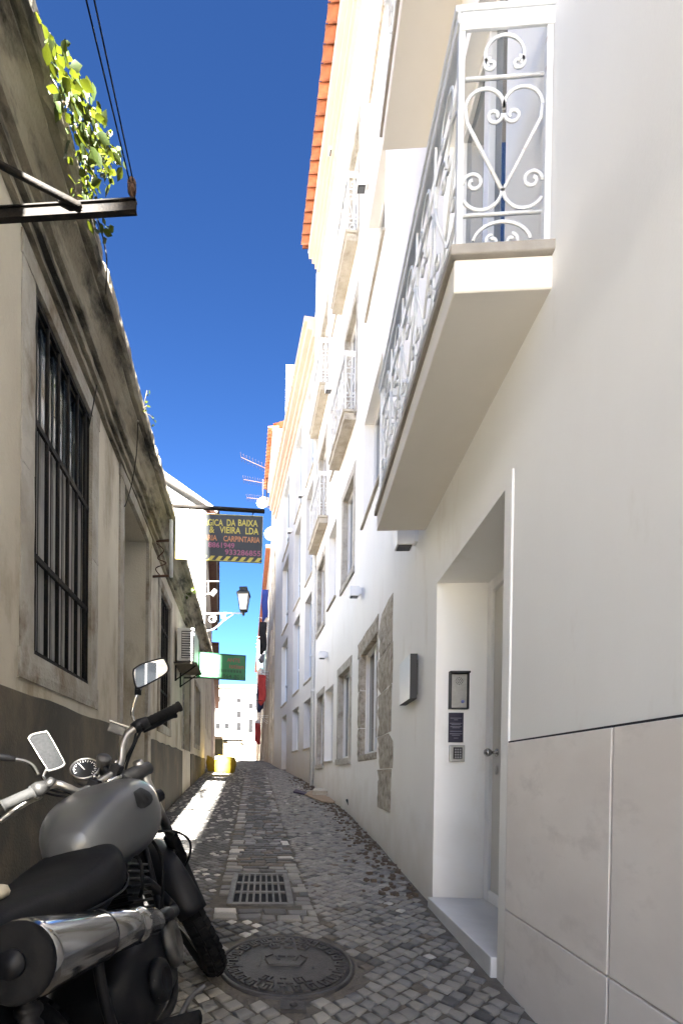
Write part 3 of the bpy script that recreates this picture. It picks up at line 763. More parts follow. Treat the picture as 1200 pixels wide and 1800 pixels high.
# downpipe at the joint with the next house
dp_ = thing('downpipe', 'white rain downpipe running up the joint between the two white buildings', 'downpipe', RA.P(RA.L-.03, gz(10.9), .06))
mb = MB(); mb.tube([RA.P(RA.L-.04, gz(10.9)-.01, .05), RA.P(RA.L-.04, EZ-.45, .05)], .045, 10); mb.build('pipe', WHITEM, dp_)
for z in (3, 6, 9, 12): mb = MB(); RA.box(mb, RA.L-.10, RA.L, z, z+.03, -.01, .105); mb.build('pipe_clip', WHITEM, dp_)

# wall lamps
def cube_lamp(w, px, py, label, sz=.13, grp='white cube lamps on the right facades'):
    s, z = w.hit(px, py, .02)
    t = thing('wall_lamp', label, 'wall lamp', w.P(s, z, 0), grp)
    mb = MB(); w.box(mb, s-sz*.3, s+sz*.3, z+.01, z+sz*.8, .0, .035); mb.build('mount', LAMPW, t, .003, 1)
    mb = MB(); w.box(mb, s-sz*.42, s+sz*.42, z-.02, z+sz*.9, .036, .036+sz); mb.build('housing', LAMPW, t, .004, 1)
    mb = MB(); w.box(mb, s-sz*.34, s+sz*.34, z-.026, z-.019, .05, .022+sz); mb.build('diffuser', GREYBOX, t)
    mb = MB(); w.box(mb, s-sz*.26, s+sz*.26, z-.029, z-.0255, .06, .012+sz); mb.build('lens', FROST, t)
    return t
cube_lamp(RA, 728, 958, 'nearest white cube lamp under the big balcony slab', .135)
cube_lamp(RA, 632, 1047, 'white cube lamp just above the ground floor stone window')
cube_lamp(RA, 573, 1156, 'white cube lamp low on the wall beside the narrow far stone window')
cube_lamp(RA, 645, 330, 'white cube lamp high up beside the second balcony slab')
cube_lamp(RA, 591, 268, 'topmost white cube lamp just below the tiled eaves')
cube_lamp(RA, 584, 687, 'white cube lamp beside the far upper balcony')
s, z0 = RA.hit(735, 1226); _, z1 = RA.hit(735, 1152)
ul = thing('up_down_light', 'slim anthracite box light on the wall left of the entrance', 'wall light', RA.P(s, z0, 0))
mb = MB(); RA.box(mb, s+.03, s+.33, z0+.03, z1-.03, .0, .012); mb.build('back_plate', GREYBOX, ul)
mb = MB(); RA.box(mb, s, s+.36, z0-.01, z1+.01, .0121, .068); mb.build('housing', GREYBOX, ul, .002, 1)
mb = MB(); RA.box(mb, s+.002, s+.358, z0-.008, z1+.008, .0682, .072); mb.build('front_plate', LAMPW, ul)
# intercom, plaque, keypad on the far reveal of the doorway (plane Y = 3.165)
YR = 3.163
def rev(x, y, d=0): return atY(x, y, YR-d)
def rbox(mb, x0, y0, x1, y1, d0, d1):
    a = rev(x0, y1); b = rev(x1, y0); return mb.box((a.x, YR-d1, a.z), (b.x, YR-d0, b.z))
it = thing('intercom', 'steel intercom panel with a black hood in the doorway', 'intercom', rev(805, 1246))
rbox(MB_ := MB(), 787, 1182, 822, 1247, 0, .012); MB_.build('back_box', GREYBOX, it)
mb = MB(); rbox(mb, 787, 1182, 822, 1185, .012, .05); rbox(mb, 787, 1185, 790.5, 1247, .012, .04); rbox(mb, 819.5, 1185, 822, 1247, .012, .03); rbox(mb, 790.5, 1245, 819.5, 1247, .012, .02); mb.build('hood', GREYBOX, it)
rbox(MB_ := MB(), 791, 1186, 819, 1244.5, .012, .018); MB_.build('face_plate', STEEL, it, .002, 1)
c0 = rev(805, 1198); mb = MB()
for k in range(19):
    q = (0, 0) if k == 0 else ((.012*cos(k*pi/3), .012*sin(k*pi/3)) if k < 7 else (.023*cos(k*pi/6), .023*sin(k*pi/6)))
    mb.lathe([(.0032,0), (.0032,.0012), (.0002,.0012)], 8, M=Matrix.Translation((c0.x+q[0], YR-.018, c0.z+q[1])) @ Matrix.Rotation(pi/2, 4, 'X'))
mb.build('speaker_holes', BLACKGAP, it)
c1 = rev(811, 1234); blue = pm('call_button_blue', (.22, .24, .55), None, rough=.3)
mb = MB(); mb.lathe([(.011,0), (.011,.004), (.008,.006), (.0003,.006)], 16, M=Matrix.Translation((c1.x, YR-.018, c1.z)) @ Matrix.Rotation(pi/2, 4, 'X')); mb.build('call_button', blue, it)
pq = thing('plaque', 'small dark indigo notice below the intercom', 'plaque', rev(800, 1305))
rbox(MB_ := MB(), 787, 1253, 814, 1305, 0, .004); MB_.build('board', PLQ, pq)
mb = MB()
for yy, wd in ((1262, 20), (1265, 7), (1271, 22), (1273.5, 16), (1277, 20), (1279, 13), (1285, 21), (1289.5, 22), (1292, 14), (1297, 8)):
    rbox(mb, 800.5-wd/2, yy, 800.5+wd/2, yy+.9, .004, .0048)
mb.build('print', PALE, pq)
kd = thing('keypad', 'small steel entry keypad at the bottom of the doorway panels', 'keypad', rev(802, 1339))
rbox(MB_ := MB(), 788, 1310, 815, 1339, 0, .022); MB_.build('case', STEEL, kd, .004, 2)
rbox(MB_ := MB(), 794, 1314, 810, 1334, .022, .024); MB_.build('key_field', GREYBOX, kd)
KEY = pm('keypad_key', (.30, .30, .31), None, rough=.4)
for r_ in range(4):
    for c_ in range(3):
        x = 796.6+c_*4.2; y = 1316.5+r_*4.5
        rbox(MB_ := MB(), x, y, x+2.6, y+2.9, .024, .0275); MB_.build('key', KEY, kd)

# ---------------------------------------------------------------- right: second white building
B = thing('townhouse', 'narrow white building with a peach cornice beyond the downpipe on the right', 'building', RB.P(3, gz(14), 0))
BT = 11.9
cols = ((.3, 1.3), (2.05, 3.1), (4.25, 5.6)); rows = ((3.45, 5.65), (6.1, 8.45), (8.8, 11.15))
opsB = [(a, b, c, d, .2) for a, b in cols for c, d in rows] + [(.3, 1.3, 1.68, 2.95, .2), (2.05, 3.1, 1.7, 2.97, .2), (4.3, 5.4, .9, 3.03, .25)]
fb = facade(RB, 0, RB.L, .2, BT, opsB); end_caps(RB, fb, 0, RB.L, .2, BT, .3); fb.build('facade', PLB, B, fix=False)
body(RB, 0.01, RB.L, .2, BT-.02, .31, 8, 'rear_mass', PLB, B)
BLUEF = pm('pale_blue_frame', (.60, .66, .74), None, rough=.4)
for op in opsB:
    window(RB, op, B, fm=BLUEF if op[3]-op[2] > 2 else ALUW, leaves=2, rail=.75 if op[3]-op[2] > 2 else None)
    if op[2] > 1:
        mb = MB(); RB.box(mb, op[0]-.02, op[1]+.02, op[2]-.04, op[2]-.002, -.19, .03); mb.build('sill', STONEL, B)
mb = MB()
for o1, z0, z1 in ((.08, BT-.5, BT-.34), (.16, BT-.34, BT-.18), (.28, BT-.18, BT), (.36, BT, BT+.12)): RB.strip(mb, 0, RB.L, z0, z1, -.01, o1)
mb.build('cornice', PEACH, B)
cube_lamp(RB, 533, 873, 'upper of two white cube lamps on the second white building')
cube_lamp(RB, 513, 936, 'lower far white cube lamp on the second white building')
# ---------------------------------------------------------------- left: low old building
LB = thing('low_building', 'low weathered cream building along the left with barred windows and a stained cornice', 'building', (LX(5), 5, gz(5)))
rl_ = random.Random(11)
W1 = (ls(2.69), ls(3.74), 1.72, 4.02, .10)
D1 = (ls(4.66), ls(5.88), -.3, 4.06, .40)
W2 = (ls(6.70), ls(7.58), 1.74, 3.80, .12)
h0 = LA.hit(322, 1165); h1 = LA.hit(334, 1312); W3 = (h0[0], h1[0], 1.5, 3.35, .2)
h0 = LA.hit(343, 1190); h1 = LA.hit(351, 1300); W4 = (h0[0], h1[0], 1.75, 3.3, .2)
LTOP = 4.72; ROOFG = pm('bleached_roof_render', (.075, .055, .042), (.05, .036, .028), 3, .9, .2, 30)
ops = [W1, D1, W2, W3, W4]
fl = facade(LA, 0, LA.L, -1, LTOP, ops); end_caps(LA, fl, 0, LA.L, -1, LTOP, .44)
fl.build('facade', PLL, LB, fix=False)
body(LA, .02, LA.L-.02, -1, LTOP-.02, .45, 7, 'rear_mass', PLL, LB)
# dado of cement render, interrupted by the doorway
for s0, s1 in ((0, D1[0]-.16), (D1[1]+.16, W3[0]-.1), (W3[1]+.1, LA.L)):
    n = max(2, int((s1-s0)/.25)); vs = []; fs = []
    for k in range(n+1):
        s = s0+(s1-s0)*k/n; zt = 1.455+rl_.uniform(-.012, .012)
        vs += [LA.P(s,-.6,.022), LA.P(s,zt,.022+rl_.uniform(-.003,.003)), LA.P(s,zt+.012,0), LA.P(s,-.6,0)]
    for k in range(n):
        for q in range(4): fs.append((4*k+q, 4*k+(q+1) % 4, 4*k+4+(q+1) % 4, 4*k+4+q))
    fs += [(0,1,2,3), (4*n+3, 4*n+2, 4*n+1, 4*n)]
    mb = MB(); mb.add(vs, fs); mb.build('dado', DADO, LB)
# cornice: moulded profile, broken and uneven along its length
prof = [(0,4.17),(.03,4.17),(.03,4.215),(.010,4.22),(.010,4.235),(.05,4.24),(.05,4.30),(.026,4.305),(.026,4.322),(.075,4.332),(.09,4.40),(.12,4.455),(.15,4.485),(.15,4.50),(.12,4.505),(.12,4.525),(.175,4.53),(.195,4.56),(.195,4.65),(.18,4.70),(.06,4.745),(0,4.745)]
n = 260; vs = []; fs = []; k_ = len(prof); dr = 0
for a in range(n+1):
    s = LA.L*a/n; dr = dr*.9+rl_.uniform(-.003, .003)
    bite = rl_.random() < .05
    for b, (o, z) in enumerate(prof):
        j = .002 if b < 14 else .005
        vs.append(LA.P(s, z+dr*.6+rl_.uniform(-j, j)*(b > 0), max(-.01, o*1.52+(rl_.uniform(-j, j)+dr)*(b > 0)-(.03 if bite and 15 < b < 20 else 0))))
for a in range(n):
    for b in range(k_-1): fs.append((a*k_+b, a*k_+b+1, (a+1)*k_+b+1, (a+1)*k_+b))
fs += [tuple(range(k_)), tuple(n*k_+b for b in range(k_))[::-1]]
mb = MB(); mb.add(vs, fs, 0, False); mb.build('cornice', CORN, LB)
mb = MB(); mb.add([LA.P(0,4.74,.05), LA.P(LA.L,4.74,.05), LA.P(LA.L,7.0,-5.5), LA.P(0,7.0,-5.5), LA.P(0,4.74,-7), LA.P(LA.L,4.74,-7)], [(0,1,2,3), (3,2,5,4)]); mb.build('roof', ROOFG, LB)
# stone surrounds of window and door
def old_surround(op, jw, lint, sill, parent, o1=.03):
    a, b, c, d, dp = op
    def piece(nm, s0, s1, z0, z1, oo): rough_block(LA, s0, s1, z0, z1, max(-dp+.08, -.02), oo, parent, nm, OLDST, .004)
    zs = c; cuts = [c, c+(d-c)*.48, d] if d-c > 1.2 else [c, d]
    for z0, z1 in zip(cuts, cuts[1:]):
        z0_ = max(z0, 0)
        piece('stone_jamb', a-jw, a+.015, z0_, z1-.004, o1); piece('stone_jamb', b-.015, b+jw, z0_, z1-.004, o1)
    piece('stone_lintel', a-jw-.01, b+jw+.01, d-.008, d+lint, o1+.004)
    if sill: piece('stone_sill', a-jw-.02, b+jw+.02, c-sill, c+.008, o1+.006)
rs = random.Random(8)
old_surround(W1, .15, .13, .17, LB, .016); old_surround(D1, .13, .14, 0, LB); old_surround(W2, .12, .13, .12, LB); old_surround(W3, .1, .1, 0, LB, .02); old_surround(W4, .08, .1, .1, LB, .02)
# stone plinth blocks at the doorway foot
rough_block(LA, D1[1]-.005, D1[1]+.17, .1, 1.06, -.36, .04, LB, 'plinth_block', STONEL, .005)
rough_block(LA, D1[1]-.005, D1[1]+.16, 1.07, 1.50, -.36, .035, LB, 'plinth_block', STONEL, .005)
# grey panelled window with iron bars
PANELW = pm('dusty_grey_panel', (.36, .35, .33), (.27, .265, .25), 9, .7, .1, 60, stretch=(1, 1, .3))
a, b, c, d, dp = W1
mb = MB(); LA.box(mb, a, b, c, d, -dp+.003, -dp+.02); sh = mb.build('shutter', GLASSD, LB)
for k in range(5):
    s = a+.04+(b-a-.08)*k/5
    mb = MB(); LA.box(mb, s+.02, s+(b-a-.08)/5-.03, c+.03, d-.75, -dp+.021, -dp+.035); mb.build('shutter_panel', PANELW, sh)
    mb = MB(); LA.box(mb, s+.03, s+(b-a-.08)/5-.04, d-.70, d-.05, -dp+.021, -dp+.030); mb.build('pane', GLASS, sh)
def grille(op, nv, hz, r, o, parent):
    a, b, c, d, dp = op; g = MB()
    LA.box(g, a+.006, b-.006, c+.01, c+.05, o-.012, o+.012); LA.box(g, a+.006, b-.006, d-.05, d-.01, o-.012, o+.012); LA.box(g, a+.006, a+.018, c+.04, d-.04, o-.010, o+.010); LA.box(g, b-.018, b-.006, c+.04, d-.04, o-.010, o+.010)
    g_ = g.build('grille_frame', IRON, parent)
    for z in hz:
        m_ = MB(); LA.box(m_, a+.006, b-.006, z-.02, z+.02, o-.008, o+.012); m_.build('cross_bar', IRON, g_)
    for k in range(nv):
        s = a+(b-a)*(k+.5)/nv; m_ = MB(); m_.tube([LA.P(s,c+.012,o), LA.P(s,d-.012,o)], r, 8); m_.build('bar', IRON, g_)
grille(W1, 6, (2.37, 3.22), .014, -.03, LB)
mb = MB(); LA.box(mb, W2[0], W2[1], W2[2], W2[3], -W2[4]+.003, -W2[4]+.03); mb.build('window_leaf', GLASSD, LB)
grille(W2, 6, (2.3, 2.8, 3.3), .012, -.03, LB)
mb = MB(); LA.box(mb, D1[0], D1[1], .05, D1[3], -D1[4]+.003, -D1[4]+.05); dr_ = mb.build('door', WOODD, LB)
for k in range(4): mb = MB(); s = D1[0]+.05+k*.29; LA.box(mb, s, s+.23, .4, 3.8, -D1[4]+.051, -D1[4]+.07); mb.build('door_board', WOODD, dr_, .006, 1)
for W_ in (W3, W4):
    mb = MB(); LA.box(mb, W_[0], W_[1], W_[2], W_[3], -W_[4]+.003, -W_[4]+.05); dl = mb.build('shutter', WOODD, LB)
    for k in range(9):
        z = W_[2]+.05+k*(W_[3]-W_[2]-.1)/9; mb = MB(); LA.box(mb, W_[0]+.05, W_[1]-.05, z, z+(W_[3]-W_[2]-.1)/9*.7, -W_[4]+.051, -W_[4]+.065); mb.build('slat', WOODD, dl)
# loose cables on the left wall
def cable(name, label, pts, r, mat=IRON, k=6):
    t = MB(); t.tube(smooth_path(pts, k), r, 6); return tag(t.build(name, mat), label, 'cable')
hp = lambda x, y, o: LA.P(*LA.hit(x, y, o), o)
cable('wall_cable', 'thin cable hanging from the cornice down past the barred window', [hp(172,385,.31), hp(184,430,.32), hp(188,480,.31), hp(180,600,.12), hp(170,680,.05), hp(154,765,.035)], .005)
cable('wall_cable', 'thin cable looping off the cornice above the left doorway', [hp(243,740,.31), hp(240,800,.16), hp(232,850,.06), hp(222,885,.05), hp(219,890,.045)], .005)

# ---------------------------------------------------------------- iron bracket with overhead wires, top left
BY = 2.0; wx = LX(BY)
ib = thing('iron_bracket', 'black iron wall bracket carrying overhead wires at the upper left', 'bracket', (wx, BY, 3.56))
p0 = atY(240, 362, BY); zb = p0.z
mb = MB(); mb.box((wx-.02, BY-.012, zb-.030), (p0.x, BY+.012, zb-.022)); mb.box((wx-.02, BY-.004, zb-.022), (p0.x, BY+.004, zb+.020)); mb.box((wx-.02, BY-.012, zb+.02), (p0.x, BY+.012, zb+.026)); mb.build('beam', IRON, ib)
pb = atY(146, 368, BY); pw = Vector((wx-.01, BY-.02, 3.86)); mb = MB(); mb.tube([pw, Vector((pb.x, BY-.022, zb-.015))], .014, 4); mb.build('brace', IRON, ib)
ins = atY(232, 348, BY); mb = MB(); mb.lathe([(.008,0), (.008,.03), (.018,.032), (.02,.05), (.012,.055), (.02,.06), (.019,.08), (.010,.095), (.0005,.097)], 12, M=Matrix.Translation((ins.x, BY, zb+.028))); mb.build('insulator', RUST, ib)
cl = atY(110, 345, BY); mb = MB(); mb.tube(arc((cl.x, BY, zb+.05), .02, 0, 2*pi, 14), .004, 5); mb.tube([(cl.x+.02, BY, zb+.02), (cl.x+.02, BY, zb+.05)], .004, 5); mb.build('wire_clip', STEEL, ib)
for k, (x, dx) in enumerate(((152, -.008), (166, .008))):
    q = atY(x, 0, 1.42); s0 = Vector((ins.x+dx, BY, zb+.10)); dvec = (q-s0); e = s0 + dvec*((-15.5-s0.y)/dvec.y)
    e.z = max(e.z, 4.6); e.x = max(e.x, 1.3)
    t = MB(); t.tube([s0, q, s0.lerp(e, .4)-Vector((0,0,.04)), e], .0032, 6)
    tag(t.build('overhead_wire', IRON), ('left' if k == 0 else 'right')+' one of the pair of overhead wires running from the iron bracket', 'wire', 'overhead wires on the bracket')
# ---------------------------------------------------------------- vine on the cornice
vn = thing('vine', 'sunlit green vine hanging over the cornice at the upper left', 'plant', LA.P(ls(2.6), 4.7, .1))
lm = MB()
lm.add([(0,0,0), (.30,.32,.05), (.36,.62,.03), (0,1.15,-.10), (-.36,.62,.03), (-.30,.32,.05), (0,.55,-.04)], [(0,1,6), (1,2,6), (2,3,6), (3,4,6), (4,5,6), (5,0,6)], 0, True)
leafm = lm.mesh('leaf', LEAF)
rv = random.Random(21)
stems = [[(88,60),(100,110),(112,140),(122,165),(118,190)], [(100,120),(125,150),(150,170),(160,205),(150,230)], [(112,180),(140,195),(165,215),(188,245),(200,268)], [(125,215),(150,235),(175,255),(186,282),(182,300)], [(135,230),(150,265),(165,290),(160,330),(163,352)], [(150,330),(158,372),(172,395),(175,412)], [(128,190),(138,240),(150,285),(152,325)]]
mb = MB(); lf = []
for st in stems:
    k = len(st); pts = []
    for i, (x, y) in enumerate(st):
        off = .29+.20*i/k if st is not stems[5] else .33
        pts.append(hp(x, y, off))
    pts[0] = hp(*st[0], .28)
    sp = smooth_path(pts, 8); mb.tube(sp, [.006*(1-.6*i/len(sp)) for i in range(len(sp))], 5)
    for i, p in enumerate(sp):
        if i < 3: continue
        for _ in range(3 if st is not stems[5] else 1):
            lf.append(p+Vector((rv.gauss(0,.035), rv.gauss(0,.045), rv.gauss(0,.035))))
mb.build('stem', STEM, vn)
rv.shuffle(lf); fol = MB()
for k_, p in enumerate(lf):
    sc = rv.uniform(.022, .066)
    q = Vector((rv.gauss(.4,.5), rv.gauss(-.1,.6), rv.gauss(-.5,.5))).to_track_quat('Y', 'Z').to_matrix().to_4x4()
    M = Matrix.Translation(p) @ q @ Matrix.Rotation(rv.uniform(-.9, .9), 4, 'Y') @ Matrix.Diagonal((sc, sc, sc, 1))
    if k_ < 280: inst('leaf', leafm, vn, M)
    else: fol.add(lm.v, lm.f, 0, True, M)
tag(fol.build('foliage', LEAF, vn, fix=False), kind='stuff')
def tuft(x, y, off, n, sc, label, hang=.0):
    p = hp(x, y, off); t = thing('plant', label, 'plant', p)
    mb = MB()
    for k in range(n):
        a = rv.uniform(0, 2*pi); tip = p+Vector((cos(a)*sc*rv.uniform(.3,1), sin(a)*sc*rv.uniform(.3,1.2), sc*rv.uniform(.1,1)-hang))
        mb.tube([p, p.lerp(tip,.5)+Vector((0,0,sc*.15)), tip], .003, 4)
        for _ in range(4):
            q = p.lerp(tip, rv.uniform(.4,1.05))+Vector((rv.gauss(0,.02), rv.gauss(0,.02), rv.gauss(0,.02))); s_ = sc*rv.uniform(.14,.26)
            inst('leaf', leafm, t, Matrix.Translation(q) @ Matrix.Rotation(rv.uniform(0,6), 4, 'Z') @ Matrix.Rotation(rv.uniform(-1.2,.8), 4, 'X') @ Matrix.Diagonal((s_, s_, s_, 1)))
    mb.build('stem', STEM, t)
tuft(335, 1050, .26, 9, .30, 'small bushy weed growing from the cornice above the barred far window')
tuft(252, 725, .29, 5, .16, 'small weed on the cornice edge above the left doorway')
# ---------------------------------------------------------------- hanging workshop sign
SY = 6.2
sg = thing('hanging_sign', 'black painted workshop sign with yellow lettering hanging over the alley', 'sign', atY(302, 1010, SY))
def bar_px(mb, x0, y0, x1, y1, Y, r): return mb.tube([atY(x0,y0,Y), atY(x1,y1,Y)], r, 4)
mb = MB(); bar_px(mb, 301, 889, 301, 1014, SY, .03); mb.build('post', WHITEM, sg)
wl = LX(SY)
for y in (950, 1012):
    p = atY(301, y, SY); mb = MB(); mb.tube([p, (wl-.03, SY, p.z-.01)], .018, 5); mb.build('wall_arm', RUST, sg)
p1 = atY(292, 952, SY); mb = MB()
mb.tube(smooth_path([(wl+.02,SY,p1.z), (wl+.16,SY-.02,p1.z-.13), (wl+.06,SY+.02,p1.z-.22), (wl+.19,SY,p1.z-.30), (wl+.05,SY-.02,p1.z-.38), (wl+.10,SY,p1.z-.47)], 6), .008, 5); mb.build('tangled_wire', RUST, sg)
mb = MB(); bar_px(mb, 301, 889, 465, 899, SY, .028); mb.build('top_bar', IRON, sg)
q = [atY(310,901,SY), atY(462,908,SY), atY(460,989,SY), atY(309,982,SY)]     # board corners: tl, tr, br, bl
tl, tr_, br, bl = q
mb = MB(); o = Vector((0,.03,0)); mb.hexa([bl, br, br+o, bl+o, tl, tr_, tr_+o, tl+o]); mb.build('board', SIGNB, sg, .003, 1)
YF = pm('faded_yellow_edge', (.50, .44, .12), None, rough=.6)
mb = MB(); mb.tube([tl, tr_, br, bl], .006, 4, closed=True); mb.build('rim', YF, sg)
for t_ in (.14, .88):
    a = tl.lerp(tr_, t_); mb = MB(); mb.tube([a+Vector((0,.015,0)), a+Vector((0,.015,.035)), a+Vector((.02,.015,.055)), a+Vector((0,.015,.10))], .007, 5); mb.build('hook', IRON, sg)
ax = (tr_-tl).normalized(); ay = (tl-bl).normalized(); fr_ = Vector((0,-.004,0))
BWd = (tr_-tl).length; BH = (tl-bl).length
def sign_txt(t, u0, v, size, mat, wd): text_mesh(t, size, mat, ax, ay, bl + ax*(u0*BWd) + ay*(v*BH) + fr_, 'lettering', sg, width=wd*BWd, bold=.002)
sign_txt('RGICA', .325, .755, .125, YEL, .215); sign_txt('DA', .585, .765, .125, YEL, .10); sign_txt('BAIXA', .715, .775, .125, YEL, .225)
sign_txt('A  &', .27, .60, .125, YEL, .18); sign_txt('VIEIRA', .51, .605, .125, YEL, .24); sign_txt('LDA', .80, .605, .125, YEL, .15)
sign_txt('ARIA', .325, .435, .105, ORA, .155); sign_txt('CARPINTARIA', .55, .43, .105, ORA, .42)
sign_txt('8861949', .38, .285, .10, PINK, .30); sign_txt('933286855', .57, .145, .10, PINK, .41)
for k in range(11):
    u = .015+k*.0895; mb = MB(); c = [(u,.015), (u+.045,.015), (u+.085,.105), (u+.04,.105)]
    pts = [bl+ax*(a*BWd)+ay*(b*BH) for a, b in c]; mb.hexa([p+Vector((0,-.0025,0)) for p in pts]+[p+Vector((0,.001,0)) for p in pts]); mb.build('stripe', YEL, sg)
# ---------------------------------------------------------------- green restaurant sign
GY = 9.2
gs = thing('restaurant_sign', 'green sign board with worn dark and red lettering sticking out below the air conditioner', 'sign', atY(345, 1195, GY))
tl, tr_, br, bl = [atY(x, y, GY) for x, y in ((347,1147), (432,1153), (431,1196), (346,1191))]
mb = MB(); o = Vector((0,.06,0)); mb.hexa([bl, br, br+o, bl+o, tl, tr_, tr_+o, tl+o]); mb.build('board', SIGNG, gs, .004, 1)
mb = MB(); mb.tube([tl, tr_, br, bl], .016, 4, closed=True); mb.build('frame', DKG, gs)
mb = MB()
for p in (tl, bl): mb.tube([p+Vector((0,.03,0)), (LX(GY)-.02, GY+.03, p.z)], .015, 5)
mb.build('wall_arm', IRON, gs)
ax = (tr_-tl).normalized(); ay = (tl-bl).normalized(); BWd = (tr_-tl).length; BH = (tl-bl).length
def gtxt(t, u0, v, size, mat, wd): text_mesh(t, size, mat, ax, ay, bl + ax*(u0*BWd) + ay*(v*BH) + fr_, 'lettering', gs, width=wd*BWd, bold=.001)
gtxt('ANTE', .62, .72, .11, REDL, .27); gtxt('istian', .66, .47, .13, REDL, .30); gtxt('Tel: 218 864 801', .07, .07, .11, DKG, .86)
mb = MB(); rt = random.Random(4); u = .07
while u < .92:
    wd = rt.uniform(.012, .05); p = bl+ax*(u*BWd)+ay*(.30*BH); mb.hexa([p+fr_*.6, p+ax*wd*BWd+fr_*.6, p+ax*wd*BWd, p, p+ay*.055+fr_*.6, p+ax*wd*BWd+ay*.055+fr_*.6, p+ax*wd*BWd+ay*.055, p+ay*.055]); u += wd+.016
mb.build('small_print', DKG, gs)
# ---------------------------------------------------------------- air conditioner on its shelf
ACY = 8.1
sa = ls(ACY); 
ac = thing('air_conditioner', 'white outdoor air conditioning unit on a wall shelf above the green sign', 'air conditioner', LA.P(sa+.4, 3.02, .2))
ACW = flat('ac_white', (.66, .65, .62), .5)
mb = MB(); LA.box(mb, sa, sa+.80, 3.05, 3.66, .05, .36); bx = mb.build('casing', ACW, ac, .012, 2)
DKI = pm('ac_recess', (.045, .04, .035), None, rough=.8)
mb = MB(); LA.box(mb, sa-.004, sa+.001, 3.10, 3.60, .13, .35); mb.build('grille_recess', DKI, bx)
for k in range(11):
    z = 3.115+k*.044; mb = MB(); LA.box(mb, sa-.016, sa-.003, z, z+.022, .14, .345); mb.build('louvre', ACW, bx)
mb = MB(); LA.box(mb, sa-.05, sa+.88, 2.985, 3.02, .0, .42); mb.build('shelf', DADO, ac, .005, 1)
for s_ in (sa+.08, sa+.7):
    mb = MB(); LA.box(mb, s_, s_+.05, 3.02, 3.05, .06, .36); LA.box(mb, s_, s_+.03, 2.70, 2.985, .0, .03); mb.tube([LA.P(s_+.015,2.72,.02), LA.P(s_+.015,2.985,.38)], .014, 4); mb.build('bracket', IRON, ac)
# ---------------------------------------------------------------- motorcycle on its side stand, steering turned left
BX, BYY, LEAN, STEER, SCL = -.425, .69, .25, .55, .95
BK = thing('motorcycle', 'silver and black motorcycle with wide handlebars parked against the left wall', 'motorcycle', (BX, BYY, gz(BYY)))
BM = Matrix.Translation((BX, BYY, gz(BYY)+.004)) @ Matrix.Rotation(pi/2, 4, 'Z') @ Matrix.Rotation(-.034, 4, 'Y') @ Matrix.Rotation(-LEAN, 4, 'X') @ Matrix.Scale(SCL, 4)
BI = BM.inverted()
US = Vector((-.454, 0, .891)); A0 = Vector((1.364, 0, .312))
SM = BM @ Matrix.Translation(A0) @ Matrix.Rotation(STEER, 4, US) @ Matrix.Translation(-A0)
def part(mb, name, mat, M=None, parent=None, bevel=0):
    if M is not None: mb.v = [M @ v for v in mb.v]
    return mb.build(name, mat, parent or BK, bevel, 2)
def sup(x, zc, hw, hh, e=2.5, n=28, yo=0, flatb=1.0):
    r = []
    for k in range(n):
        t = 2*pi*k/n; c, s_ = cos(t), sin(t)
        r.append((x, yo+hw*math.copysign(abs(c)**(2/e), c), zc+hh*math.copysign(abs(s_)**(2/e), s_)*(flatb if s_ < 0 else 1)))
    return r
def lerp_sections(sec, k=5):
    out = []
    for i in range(len(sec)-1):
        p0 = sec[max(i-1,0)]; p1 = sec[i]; p2 = sec[i+1]; p3 = sec[min(i+2,len(sec)-1)]
        for j in range(k):
            t = j/k; out.append([.5*((2*b)+(-a+c)*t+(2*a-5*b+4*c-d)*t*t+(-a+3*b-3*c+d)*t**3) for a, b, c, d in zip(p0, p1, p2, p3)])
    out.append(list(sec[-1])); return out
def loft_part(sec, name, mat, e=2.5, M=BM, parent=None, k=5, n=32):
    mb = MB(); mb.loft([sup(*q, e=e, n=n) for q in lerp_sections(sec, k)]); return part(mb, name, mat, M, parent)
AXY = Matrix.Rotation(pi/2, 4, 'X')
